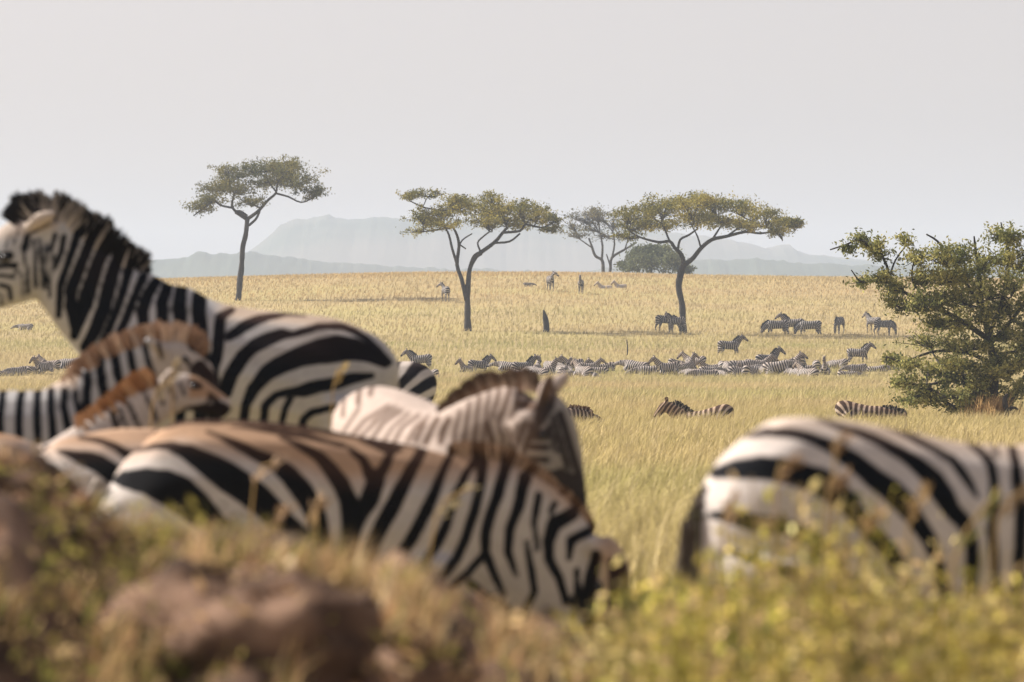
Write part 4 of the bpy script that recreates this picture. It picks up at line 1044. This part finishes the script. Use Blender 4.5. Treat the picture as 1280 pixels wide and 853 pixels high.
AG = 'umbrella acacias on the rise'
OLIVE = [(0.08, 0.085, 0.026), (0.21, 0.19, 0.050), (0.36, 0.305, 0.078)]
DARKER = [(0.060, 0.070, 0.030), (0.14, 0.135, 0.048), (0.23, 0.20, 0.064)]
tree('acacia_tree', 'leftmost flat topped acacia with slim leaning trunk and open dark green crown', dist_for(299, 372), (298, 373),
     [(297.5, 373, 4.2), (299, 352, 3.7), (301.5, 335, 3.3), (304, 310, 3.0), (307.5, 287, 2.8), (309, 274, 2.9)],
     [[(309, 274, 2.6), (318, 268, 2.3), (325, 262, 2.1), (336, 250, 1.8), (345, 242, 1.6), (347, 230, 1.2)], [(311, 282, 1.7), (320, 274, 1.7), (325, 264, 1.6)], [(345, 242, 1.4), (360, 246, 1.2), (376, 253, 1.0), (390, 248, .7)],
      [(345, 240, 1.2), (336, 228, 1.0), (330, 215, .8)], [(309, 275, 2.3), (297, 267, 2.0), (290, 257, 1.7), (293, 242, 1.3), (287, 232, 1.0)], [(290, 260, 1.5), (276, 257, 1.3), (267, 252, 1.1), (255, 260, 1.0), (242, 270, .8)],
      [(308, 272, 3.6), (300, 267, 4.2), (294, 265, 2.4)], [(325, 260, 1.2), (316, 256, 1.0), (306, 248, .8)]],
     [(246, 259, 16, 6, .8), (262, 250, 18, 8), (272, 236, 20, 9), (288, 222, 20, 10), (300, 236, 16, 9, .8), (318, 212, 20, 10), (342, 206, 24, 9), (362, 212, 24, 12), (376, 228, 24, 11), (394, 240, 13, 7), (350, 224, 22, 10), (315, 252, 17, 6, .7), (326, 228, 12, 6, .5), (282, 212, 12, 5, .5)],
     20000, 0.12, DARKER, 'bark', thin=-0.45, twigs=10, seed=3, group=AG)
tree('acacia_tree', 'middle acacia with deeply forked trunk and wide yellow green crown', dist_for(585, 410), (585, 410),
     [(584.7, 414, 4.8), (585, 392, 4.2), (584.7, 372, 3.9), (586, 355, 3.2), (587, 338, 3.0), (593, 322, 3.1), (601, 316, 3.0)],
     [[(599, 317, 2.8), (618, 303, 2.5), (628, 291, 2.1), (634, 284, 1.6)], [(583, 376, 3.2), (577, 350, 2.8), (571, 331, 2.6), (573.6, 308, 2.1), (571, 294, 1.8), (566, 284, 1.4)], [(571, 330, 2.0), (565, 311, 1.8), (561, 294, 1.5), (556, 284, 1.2)],
      [(628, 291, 1.8), (650, 289, 1.6), (657, 281, 1.4), (676, 285, 1.1), (690, 280, .8)], [(618, 304, 1.5), (637, 302, 1.4), (650, 292, 1.2)], [(601, 316, 1.5), (597, 304, 1.2), (604, 296, 1.1), (612, 290, 1.0)], [(573, 305, 1.1), (582, 311, .9)], [(565, 285, 1.2), (545, 288, 1.0), (530, 290, .8)],
      [(560, 270, 1.0), (546, 263, 1.1), (529, 259, 1.0), (512, 251, .8)], [(529, 258, .7), (535, 246, .6), (546, 238, .5)], [(572, 312, 1.0), (578, 300, 1.0), (590, 292, .8)]],
     [(508, 246, 10, 4, .8), (528, 241, 14, 5, .3), (545, 244, 10, 4, .25), (530, 272, 16, 8), (552, 266, 22, 9), (578, 258, 24, 11), (602, 260, 26, 13), (628, 264, 24, 11), (650, 260, 24, 9), (672, 268, 22, 11), (692, 275, 13, 8), (558, 280, 24, 6), (606, 278, 22, 7), (522, 288, 12, 5, .35), (645, 278, 18, 7), (570, 248, 14, 5, .5), (612, 246, 14, 5, .5), (690, 288, 10, 4, .4)],
     22000, 0.11, OLIVE, 'bark', thin=-0.5, twigs=10, seed=4, group=AG)
tree('acacia_tree', 'right acacia with single curved trunk and broad flat golden green crown', dist_for(854, 412), (854, 412),
     [(854, 416, 5.0), (853.6, 400, 4.3), (852.6, 382, 4.1), (848.9, 358, 3.9), (852.6, 337, 4.1), (857, 329, 4.2)],
     [[(857, 330, 3.5), (866, 323, 3.1), (876.6, 310, 2.8), (890, 299.7, 2.5), (908, 295.7, 2.2), (932, 290, 1.8), (951, 292, 1.4), (972, 288, 1.0)], [(855, 331, 3.1), (851, 318, 2.8), (843, 310, 2.4), (837, 302, 2.1), (823, 303, 1.7), (800, 297, 1.3), (785, 288, .9)],
      [(847, 314, 1.8), (850, 300, 1.6), (861, 294, 1.4), (872, 286, 1.0)], [(837, 302, 1.5), (832, 290, 1.2), (828, 280, .9)], [(890, 300, 1.6), (898, 288, 1.3), (905, 278, .9)], [(908, 296, 1.4), (925, 284, 1.1), (940, 276, .8)], [(876, 310, 1.4), (872, 296, 1.1), (866, 284, .9)]],
     [(783, 268, 18, 9), (808, 262, 22, 10), (832, 257, 24, 11), (862, 256, 26, 11), (892, 254, 28, 11), (920, 258, 24, 10), (948, 268, 24, 9), (974, 277, 20, 8), (992, 280, 10, 6), (795, 283, 22, 7), (828, 280, 24, 8), (868, 274, 30, 10), (905, 274, 28, 9), (938, 284, 26, 6), (968, 290, 16, 5, .7), (880, 248, 16, 4, .6), (786, 296, 12, 4, .5)],
     24000, 0.11, [(0.085, 0.09, 0.026), (0.235, 0.21, 0.052), (0.40, 0.335, 0.078)], 'bark', thin=-0.55, twigs=10, seed=6, group=AG)
tree('acacia_tree', 'faint twiggy acacia beyond the skyline between the middle and right trees', 590, (757, 340),
     [(754, 345, 2.4), (754, 334, 2.2), (751.7, 325, 2.0), (744, 320, 1.8), (740, 308, 1.5), (736, 298, 1.2)],
     [[(752, 326, 1.7), (753, 308, 1.4), (750, 292, 1.0)], [(762, 345, 2.2), (763, 335, 2.0), (765, 322, 1.8), (781, 312, 1.5), (796, 303, 1.1)], [(764, 326, 1.4), (768, 306, 1.2), (766, 290, .8)], [(740, 310, 1.0), (726, 300, .8)], [(781, 312, 1.0), (786, 296, .8)], [(763, 334, 1.0), (758, 318, .8)]],
     [(712, 278, 16, 8, .5), (730, 270, 20, 8, .5), (752, 268, 20, 7, .5), (740, 284, 20, 8, .6), (722, 292, 14, 7, .5), (766, 280, 16, 8, .6), (780, 292, 14, 7, .5), (758, 296, 14, 6, .4), (745, 262, 18, 5, .4)],
     5200, 0.14, [(0.07, 0.07, 0.04), (0.14, 0.125, 0.06), (0.2, 0.175, 0.08)], 'bark_grey', thin=-0.1, twigs=14, seed=8, group=AG)
tree('round_shrub', 'round grey green shrub on the skyline behind the right acacia trunk', 585, (815, 340),
     [(814, 345, 2.5), (814, 334, 2.0), (815, 322, 1.4)], [[(814, 336, 1.4), (800, 326, 1.0), (790, 322, .8)], [(815, 334, 1.4), (832, 324, 1.0)]],
     [(785, 332, 12, 8), (797, 322, 13, 9), (812, 315, 15, 9), (828, 317, 14, 10), (842, 325, 12, 10), (815, 328, 22, 9), (856, 337, 9, 4)],
     8000, 0.20, [(0.075, 0.09, 0.045), (0.13, 0.145, 0.07), (0.19, 0.195, 0.095)], 'bark_grey', seed=9, cat='shrub', depth=0.9)
tree('thorn_bush', 'large untidy green thorn bush at the right edge of the plain', 150, (1242, 505),
     [(1243, 515, 7), (1242, 490, 5.5), (1241.6, 456, 5), (1236, 418, 4.5), (1228, 385, 3.4)],
     [[(1236, 425, 4), (1200, 400, 3.2), (1160, 380, 2.6), (1130, 365, 2.2), (1115, 352, 2.0), (1105, 323, 1.8), (1077, 301, 1.5), (1058, 306, 1.2), (1039, 312, .9)], [(1105, 325, 1.4), (1100, 310, 1.2), (1096, 294, .9)], [(1112, 345, 1.3), (1120, 325, 1.2), (1135, 305, .9)],
      [(1118, 355, 1.4), (1095, 352, 1.2), (1075, 352, 1.1), (1063, 338, .8)], [(1230, 390, 3), (1205, 350, 2.4), (1185, 320, 2), (1172, 302, 1.5), (1158, 293, 1.0)], [(1228, 385, 3), (1222, 340, 2.4), (1218, 310, 1.8), (1216, 296, 1)], [(1236, 420, 3), (1255, 370, 2.6), (1262, 320, 2), (1254, 290, 1.4), (1252, 278, .8)],
      [(1238, 430, 3), (1265, 400, 2.6), (1285, 370, 2), (1290, 330, 1.5)], [(1241, 455, 3), (1205, 440, 2.4), (1165, 440, 1.8), (1130, 452, 1.4), (1108, 446, .9)], [(1242, 470, 2.6), (1200, 470, 2), (1160, 482, 1.6), (1130, 478, 1.1)], [(1240, 450, 2.5), (1270, 440, 2), (1285, 465, 1.5)], [(1160, 380, 1.5), (1140, 350, 1.3), (1142, 325, 1)]],
     [(1078, 300, 9, 4, .7), (1094, 306, 8, 4, .6), (1098, 316, 10, 5, .8), (1062, 308, 6, 3, .5), (1080, 351, 9, 3, .6), (1104, 346, 12, 6), (1122, 358, 14, 9), (1122, 382, 13, 9), (1132, 300, 6, 3, .4), (1146, 322, 13, 9, .9), (1150, 348, 15, 10), (1148, 376, 18, 11), (1172, 318, 17, 11), (1176, 346, 18, 12), (1174, 374, 18, 12), (1172, 402, 18, 11),
      (1196, 318, 16, 12), (1206, 345, 18, 13), (1204, 374, 18, 13), (1200, 404, 18, 13), (1190, 430, 16, 9), (1228, 330, 16, 12), (1232, 360, 17, 12), (1232, 396, 17, 13), (1222, 430, 15, 11), (1250, 294, 11, 8), (1268, 298, 12, 9), (1258, 322, 14, 11), (1262, 350, 14, 12), (1262, 384, 15, 12), (1258, 416, 15, 11), (1280, 330, 13, 14), (1284, 375, 13, 15), (1282, 425, 13, 14), (1272, 452, 11, 9),
      (1150, 425, 15, 6, .5), (1134, 455, 14, 5, .8), (1116, 448, 8, 3, .6), (1132, 478, 14, 6), (1156, 488, 16, 7), (1188, 474, 15, 8, .8), (1196, 494, 14, 6), (1168, 462, 14, 6, .6), (1226, 462, 12, 8, .7), (1300, 400, 16, 20), (1305, 345, 14, 14), (1216, 478, 13, 8), (1222, 498, 13, 7), (1246, 446, 13, 9), (1258, 466, 11, 8), (1182, 452, 14, 8), (1144, 500, 13, 5), (1270, 488, 11, 8), (1205, 455, 13, 8), (1172, 500, 14, 6), (1240, 482, 14, 9), (1228, 505, 14, 8), (1254, 504, 13, 8), (1244, 462, 14, 9), (1200, 510, 14, 6)],
     50000, 0.060, [(0.07, 0.085, 0.032), (0.19, 0.195, 0.068), (0.44, 0.40, 0.14)], 'bark', thin=-0.32, twigs=12, seed=10, cat='bush', depth=0.7, twig_r=0.8, limb_leaves=9000, vert=0.45, grow=1.18)

# dry grass and a dead stem at the foot of the bush
def tussock(name, label, px, D, n, h, w, col, seed, spread=0.3, lean=0.5):
    r = np.random.default_rng(seed)
    x0 = (px - 640) / FPX * D; z0 = gz(x0, D)
    o_ = np.stack([r.normal(0, spread, n), r.normal(0, spread, n), np.full(n, -0.03)], -1)
    col = np.asarray(col)[None] * r.uniform(0.7, 1.25, n)[:, None]
    o = blades(name, o_, h * r.uniform(0.5, 1.1, n), np.full(n, w), r.uniform(0.1, lean, n), col, M['grass'], None, seed=seed)
    o.location = (x0, D, z0)
    return tag(o, label, 'grass tussock')
tussock('grass_tussock', 'tall tan tussock of dry grass against the bush trunk', 1238, 148.5, 500, 1.0, 0.03, (0.44, 0.28, 0.12), 201, 0.28)
st = empty('dead_shrub', Vector(((1257 - 640) / FPX * 148, 148, gz((1257 - 640) / FPX * 148, 148))))
tag(st, 'short dark broken stem standing in grass under the bush', 'dead shrub')
tubes([[(0, 0, -.2, .09), (0.02, 0, .4, .08), (-0.02, 0, .75, .07), (.05, 0, .9, .03)], [(0.02, 0, .45, .05), (.2, .05, .55, .04), (.34, .05, .5, .02)]], M['bark'], 'wood', st)
Ds = dist_for(682, 411)
sx_ = (682 - 640) / FPX * Ds
st = empty('tree_stump', (sx_, Ds, gz(sx_, Ds)))
tag(st, 'dark pointed tree stump standing alone on the slope between the acacias', 'tree stump')
tubes([[(0.05, 0, -.3, .24), (0.05, 0, .5, .22), (-0.02, 0, 1.0, .2), (-.08, 0, 1.3, .13), (-.16, 0, 1.6, .05)]], M['bark'], 'wood', st, 9)
Ds = dist_for(784, 440); sx_ = (784 - 640) / FPX * Ds
st = empty('dead_stick', (sx_, Ds, gz(sx_, Ds)))
tag(st, 'thin dark stick poking from the grass left of the densest herd band', 'dead stick')
tubes([[(0, 0, -.1, .05), (.02, 0, .5, .045), (-.02, 0, 1.05, .03)]], M['bark'], 'wood', st)

# ================================================================== foreground mound and plants
DM = 13.2
def mound_top(px):
    return np.interp(px, [-140, -60, 0, 50, 90, 150, 250, 400, 500, 600, 700, 760, 840, 950, 1100], [630, 600, 594, 606, 632, 664, 674, 704, 722, 775, 812, 845, 905, 980, 1100])
nx, ny = 150, 60
pxs = np.linspace(-150, 1000, nx)
ydm = np.linspace(10.6, 15.6, ny)
X = (pxs[None] - 640) / FPX * DM + 0 * ydm[:, None]
Y = ydm[:, None] + 0 * X
ztop = CZ - (mound_top(pxs) - 426.5) / FPX * DM
gl = np.interp(ydm, _dd, _zs) + CZ - 0.12
tt = np.where(ydm < DM, np.clip((ydm - 10.6) / (DM - 10.6), 0, 1), np.clip((15.6 - ydm) / (15.6 - DM), 0, 1))
sh = np.sin(tt * math.pi / 2) ** 0.85
Z = gl[:, None] + (ztop[None] - gl[:, None]) * sh[:, None]
amp = sh[:, None]
Z = Z + amp * (0.10 * noise(X / 0.19, Y / 0.3, 0, 81) + 0.03 * noise(X / 0.09, Y / 0.12, 0, 82) + 0.015 * noise(X / 0.04, Y / 0.05, 0, 83)) - 0.03
V = np.stack([X, Y, Z], -1).reshape(-1, 3)
i2 = (np.arange(ny - 1)[:, None] * nx + np.arange(nx - 1)[None]).ravel()
F = np.stack([i2, i2 + 1, i2 + nx + 1, i2 + nx], -1)
mroot = Vector((0, 0, 0))
mound = link('earth_mound', mesh_np('earth_mound', V, [F], M['soil'], smooth=True))
tag(mound, 'brown earth mound with tufts of dry grass in the blurred left foreground', 'earth mound')
def mound_z(x, y):
    px = x * FPX / DM + 640
    zt = CZ - (mound_top(px) - 426.5) / FPX * DM
    g0 = np.interp(y, _dd, _zs) + CZ - 0.12
    t = np.where(y < DM, np.clip((y - 10.6) / (DM - 10.6), 0, 1), np.clip((15.6 - y) / (15.6 - DM), 0, 1))
    return g0 + (zt - g0) * np.sin(t * math.pi / 2) ** 0.85 - 0.02

def clod(px, py, D, rx, rz, seed, parent=mound):
    s = FPX / D
    nu, nv = 44, 26
    a = np.linspace(0, 2 * math.pi, nu, endpoint=False)[None] + np.zeros((nv, 1)); b = np.linspace(0.02, math.pi - 0.02, nv)[:, None] + 0 * a
    d = np.stack([np.sin(b) * np.cos(a), np.sin(b) * np.sin(a), np.cos(b)], -1)
    k = 1 + 0.22 * noise(d[..., 0] * 2, d[..., 1] * 2, d[..., 2] * 2, seed) + 0.13 * noise(d[..., 0] * 5, d[..., 1] * 5, d[..., 2] * 5, seed + 1) + 0.08 * noise(d[..., 0] * 11, d[..., 1] * 11, d[..., 2] * 11, seed + 2)
    c = np.array(at(px, py, D))
    V = c + d * k[..., None] * np.array([rx / s, 0.8 * rx / s, rz / s])
    F = []
    for i in range(nv - 1):
        for j in range(nu):
            F.append((i * nu + j, (i + 1) * nu + j, (i + 1) * nu + (j + 1) % nu, i * nu + (j + 1) % nu))
    return link('earth_clod', mesh_np('earth_clod', V.reshape(-1, 3), [np.array(F)], M['soil'], smooth=True), parent)
CL = []
for q in [(305, 838, 12.2, 170, 128, 1), (8, 652, 13.05, 86, 70, 4), (92, 690, 12.85, 56, 46, 7), (520, 868, 12.0, 60, 55, 9)]:
    CL.append(clod(*q))

r = np.random.default_rng(303)
def litter(n, seed):
    """bits of straw, dead leaf and crumbled soil lying all over the mound"""
    r = np.random.default_rng(seed)
    pools = [verts_np(mound.data)] + [verts_np(c.data) for c in CL]
    P = np.vstack([pools[0][r.integers(0, len(pools[0]), n // 2)] + r.normal(0, 0.012, (n // 2, 3))] + [p[r.integers(0, len(p), n // 16)] + r.normal(0, 0.012, (n // 16, 3)) for p in pools[1:]])
    P[:, :2] += r.normal(0, 0.012, (len(P), 2)); n = len(P)
    u = r.normal(0, 1, (n, 3)); u[:, 2] = np.abs(u[:, 2]) * 0.6; u /= np.linalg.norm(u, axis=1)[:, None]
    vv = np.cross(u, r.normal(0, 1, (n, 3))); vv /= np.linalg.norm(vv, axis=1)[:, None]
    sz = r.uniform(0.012, 0.055, n)[:, None]
    V = np.stack([P, P + u * sz * 0.5 + vv * sz * 0.2, P + u * sz, P + u * sz * 0.5 - vv * sz * 0.2], 1).reshape(-1, 3)
    C = np.array([(0.50, 0.34, 0.17), (0.30, 0.18, 0.11), (0.06, 0.04, 0.03), (0.34, 0.30, 0.08), (0.60, 0.46, 0.30)])[r.choice(5, n, p=[.26, .32, .28, .10, .04])] * r.uniform(0.7, 1.25, n)[:, None]
    q = np.arange(n) * 4
    o = link('mound_litter', mesh_np('mound_litter', V, [np.stack([q, q + 1, q + 2, q + 3], -1)], M['leaf'], np.repeat(C, 4, 0)))
    tag(o, 'straw bits and crumbs strewn over the earth mound', 'litter', None, 'stuff')
litter(9000, 320)
def mound_grass(n, seed, px_rng, y_rng, hgt, wid, cols, probs, label, name):
    r = np.random.default_rng(seed)
    px = r.uniform(*px_rng, n); y = r.uniform(*y_rng, n)
    x = (px - 640) / FPX * DM
    k = noise(x / 0.12, y / 0.25, 0, seed) + 0.6 * noise(x / 0.05, y / 0.1, 0, seed + 1)
    m = k > 0.2
    x, y = x[m], y[m]; n = len(x)
    base = np.stack([x, y, mound_z(x, y) - 0.01], -1)
    ci = r.choice(len(cols), n, p=probs)
    col = np.array(cols)[ci] * r.uniform(0.6, 1.25, n)[:, None]
    return blades(name, base, hgt * r.uniform(0.4, 1.3, n), wid * r.uniform(0.6, 1.5, n), r.uniform(0.2, 1.0, n), col, M['grass'], label, seed=seed + 3)
cols = [(0.50, 0.34, 0.16), (0.44, 0.26, 0.135), (0.33, 0.30, 0.075), (0.60, 0.46, 0.27), (0.14, 0.14, 0.04)]
mound_grass(6500, 311, (125, 760), (12.8, 14.4), 0.085, 0.007, cols, [.46, .2, .17, .12, .05], 'straw and green tufts along the top of the earth mound', 'mound_grass')
mound_grass(5000, 312, (-120, 230), (10.8, 12.3), 0.10, 0.008, cols, [.34, .28, .22, .08, .08], 'shaggy tufts on the left face of the earth mound', 'mound_grass')
mound_grass(6500, 313, (200, 900), (10.8, 13.0), 0.13, 0.008, cols, [.46, .26, .10, .14, .04], 'thin straw on the right face of the earth mound', 'mound_grass')

# leafy growth in front of the right zebra
r = np.random.default_rng(404)
def weeds(name, n, label, px_rng, D_rng, htop, seed, cols, probs, leafsize, stems, zf=None, hmin=0.12):
    """many leaves on many upright stems; htop(px) picture height of the tops"""
    r = np.random.default_rng(seed)
    ns = stems
    px = r.uniform(*px_rng, ns); D = r.uniform(*D_rng, ns)
    x = (px - 640) / FPX * D
    z0 = zf(x, D) if zf else ground(x, D)
    ztop = CZ - (htop(px) - 426.5) / FPX * D
    H = np.maximum(hmin, (ztop - z0) * r.uniform(0.62, 1.08, ns))
    lx, ly = r.normal(0, 0.12, ns) * H, r.normal(0, 0.12, ns) * H
    k = r.integers(0, ns, n); t = r.beta(2.6, 1.25, n)
    P = np.stack([x[k] + lx[k] * t, D[k] + ly[k] * t, z0[k] + H[k] * t], -1) + r.normal(0, 0.03, (n, 3))
    u = r.normal(0, 1, (n, 3)); u[:, 2] = np.abs(u[:, 2]) * 0.8; u /= np.linalg.norm(u, axis=1)[:, None]
    vv = np.cross(u, r.normal(0, 1, (n, 3))); vv /= np.linalg.norm(vv, axis=1)[:, None]
    sz = leafsize * r.uniform(0.5, 1.5, n)[:, None]
    V = np.stack([P, P + u * sz * 0.5 + vv * sz * 0.22, P + u * sz, P + u * sz * 0.5 - vv * sz * 0.22], 1).reshape(-1, 3)
    q = np.arange(n) * 4
    sc = r.choice(len(cols), ns, p=probs)
    kind = np.clip(0.95 + 0.75 * noise(x / 0.16, D / 0.7, 0, seed) + 0.35 * noise(x / 0.06, D / 0.3, 0, seed + 1), 0.22, 1.5)
    C = np.array(cols)[sc[k]] * r.uniform(0.6, 1.3, n)[:, None] * kind[k][:, None]
    S0 = np.stack([x, D, z0], -1); S1 = S0 + np.stack([lx, ly, H], -1)
    sv = np.tile([0.0035, 0, 0], (ns, 1))
    Vs = np.stack([S0 - sv, S0 + sv, S1 + sv * 0.5, S1 - sv * 0.5], 1).reshape(-1, 3)
    qs = np.arange(ns) * 4 + len(V)
    F = np.concatenate([np.stack([q, q + 1, q + 2, q + 3], -1), np.stack([qs, qs + 1, qs + 2, qs + 3], -1)])
    Cs = np.repeat(np.array(cols)[sc] * 0.7, 4, 0)
    o = link(name, mesh_np(name, np.vstack([V, Vs]), [F], M['leaf'], np.vstack([np.repeat(C, 4, 0), Cs])))
    return tag(o, label, 'plants', None, 'stuff')
wc = [(0.56, 0.45, 0.11), (0.36, 0.325, 0.075), (0.54, 0.39, 0.20), (0.06, 0.07, 0.022), (0.62, 0.50, 0.22)]
weeds('leafy_weeds', 20000, 'low yellow green weeds filling the blurred right foreground', (600, 1420), (12.0, 16.3),
      lambda p: np.interp(p, [600, 700, 760, 800, 860, 950, 1050, 1150, 1280, 1400], [880, 840, 790, 738, 742, 735, 745, 755, 750, 750]) , 41, wc, [.30, .22, .24, .08, .16], 0.036, 1300)
weeds('leafy_weeds', 2600, 'taller thin green sprays in front of the right zebra thigh', (915, 1150), (13.5, 16.3),
      lambda p: np.interp(p, [915, 970, 1040, 1150], [700, 625, 640, 700]), 42, wc, [.30, .24, .26, .04, .16], 0.035, 160)
weeds('leafy_weeds', 1700, 'fresh green sprigs growing over the left shoulder of the earth mound', (40, 330), (11.2, 13.6), lambda p: 900 + 0 * p, 43,
      [(0.40, 0.34, 0.09), (0.24, 0.24, 0.06), (0.50, 0.36, 0.18), (0.06, 0.065, 0.022), (0.48, 0.40, 0.13)], [.26, .22, .26, .12, .14], 0.026, 260, zf=mound_z, hmin=0.04)
def fg_grass(name, n, px_rng, D_rng, h, w, cols, probs, seed, label):
    r = np.random.default_rng(seed)
    px = r.uniform(*px_rng, n); D = r.uniform(*D_rng, n)
    x = (px - 640) / FPX * D
    base = np.stack([x, D, ground(x, D) - 0.02], -1)
    col = np.array(cols)[r.choice(len(cols), n, p=probs)] * r.uniform(0.7, 1.2, n)[:, None]
    return blades(name, base, h * r.uniform(0.5, 1.15, n), np.full(n, w), r.uniform(0.05, 0.6, n), col, M['grass'], label, seed=seed)
fg_grass('foreground_grass', 4200, (760, 1440), (11.5, 17), 0.62, 0.008, [(0.44, 0.33, 0.14), (0.30, 0.27, 0.07), (0.42, 0.26, 0.12)], [.5, .3, .2], 51, 'tan and green grass blades among the weeds in the right foreground')
fg_grass('foreground_grass', 5000, (-200, 1440), (15.6, 27), 0.48, 0.008, [(0.44, 0.33, 0.14), (0.30, 0.27, 0.07), (0.42, 0.26, 0.12)], [.6, .2, .2], 52, 'grass standing round the legs of the near zebras')

# single dry stalks with feathery heads, crossing the near zebras
def stalk(px0, py0, px1, py1, D, label, head=0.16, wid=0.014, col=(0.46, 0.30, 0.13), seed=1):
    r = np.random.default_rng(seed)
    a = np.array(at(px0, py0, D)); b = np.array(at(px1, py1, D))
    x0, y0 = a[0], a[1]; d = (b - a)
    zb = gz(x0, y0) if D > 15 else min(gz(x0, y0), a[2])
    k0 = (a[2] - zb) / max(d[2], 0.05)
    foot = np.array([a[0] - d[0] * min(k0, 1.5) * 0.4, y0, zb])
    root = empty('grass_stalk', foot)
    tag(root, label, 'grass stalk', 'dry grass stalks')
    tubes([[(*(foot - foot), .004), (*((foot + a) / 2 - foot), .0035), (*(a - foot), .003), (*(b - foot), .002)]], M['stalk'], 'stem', root, 5)
    n = 22
    t = r.uniform(0, 1, n)
    P = a[None] + d[None] * t[:, None] - foot[None] + r.normal(0, wid * 0.32, (n, 3))
    u = d / np.linalg.norm(d) + r.normal(0, 0.35, (n, 3)); u /= np.linalg.norm(u, axis=1)[:, None]
    vv = np.cross(u, r.normal(0, 1, (n, 3))); vv /= np.linalg.norm(vv, axis=1)[:, None]
    sz = 0.035
    V = np.stack([P, P + u * sz * .5 + vv * .006, P + u * sz, P + u * sz * .5 - vv * .006], 1).reshape(-1, 3)
    q = np.arange(n) * 4
    C = np.repeat(np.array(col)[None] * r.uniform(0.8, 1.25, n)[:, None], 4, 0)
    link('seed_head', mesh_np('seed_head', V, [np.stack([q, q + 1, q + 2, q + 3], -1)], M['grass'], C), root)['kind'] = 'stuff'
M['stalk'] = mat_noise('dry_stalk', (0.30, 0.20, 0.08), (0.42, 0.29, 0.13), 30, bump=0)
for i, q in enumerate([
    (416, 488, 431, 458, 24.0, 'golden stalk crossing the tallest zebra haunch', .016, (0.42, 0.30, 0.12)),
    (318, 603, 352, 577, 18.5, 'pale feathery stalk over the front zebra side', .03, (0.46, 0.33, 0.22)),
    (545, 645, 592, 608, 18.5, 'long pale leaning stalk over the front zebra shoulder', .018, (0.46, 0.38, 0.22)),
    (190, 508, 215, 475, 23.0, 'straw seed head left of the smallest foal head', .03, (0.27, 0.21, 0.13)),
    (216, 470, 222, 455, 23.0, 'straw tuft between the two foal heads', .03, (0.28, 0.22, 0.14)),
    (971, 602, 993, 578, 14.5, 'brown stalk over the upper haunch of the right zebra, leftmost of three', .016, (0.33, 0.21, 0.11)),
    (1034, 620, 1054, 597, 14.5, 'brown stalk over the haunch of the right zebra, middle of three', .016, (0.34, 0.22, 0.12)),
    (1044, 570, 1056, 548, 14.5, 'brown stalk near the croup of the right zebra', .014, (0.33, 0.21, 0.11)),
    (1136, 655, 1158, 612, 14.5, 'tan stalk crossing the flank stripes of the right zebra', .02, (0.42, 0.28, 0.13)),
    (1246, 650, 1285, 612, 14.5, 'rust tinted stalk at the right frame edge', .02, (0.36, 0.25, 0.14)),
    (1080, 665, 1096, 640, 14.5, 'short tan stalk below the middle of the right zebra', .02, (0.42, 0.28, 0.13)),
    (906, 655, 916, 625, 14.5, 'brown stalk over the white buttock of the right zebra', .014, (0.34, 0.22, 0.12)),
    (346, 650, 356, 640, 18.0, 'rust tuft low on the front zebra thigh', .03, (0.34, 0.23, 0.14)),
    (396, 640, 404, 628, 18.0, 'second rust tuft on the front zebra belly, right of the first', .03, (0.36, 0.25, 0.15)),
    (1192, 700, 1250, 610, 14.5, 'tall green stalk leaning right over the right zebra belly', .012, (0.32, 0.29, 0.10))]):
    stalk(*q[:6], wid=q[6], col=q[7], seed=500 + i)

# ================================================================== air
def haze_box():
    x0, x1, y0, y1, z0, z1 = -2400, 2400, -70, 6300, -24, 122
    V = np.array([(x, y, z) for x in (x0, x1) for y in (y0, y1) for z in (z0, z1)], float)
    F = np.array([(0, 1, 3, 2), (4, 6, 7, 5), (0, 4, 5, 1), (2, 3, 7, 6), (0, 2, 6, 4), (1, 5, 7, 3)])
    m, n, l, out = nodes_of('haze_air')
    pv = n.new('ShaderNodeVolumePrincipled')
    pv.inputs['Color'].default_value = (0.64, 0.735, 0.865, 1)
    pv.inputs['Density'].default_value = 0.00025
    pv.inputs['Anisotropy'].default_value = 0.0
    l.new(pv.outputs[0], out.inputs['Volume'])
    o = link('haze', mesh_np('haze', V, [F], m))
    tag(o, 'pale morning haze lying over the whole plain', None, None, 'stuff')
haze_box()
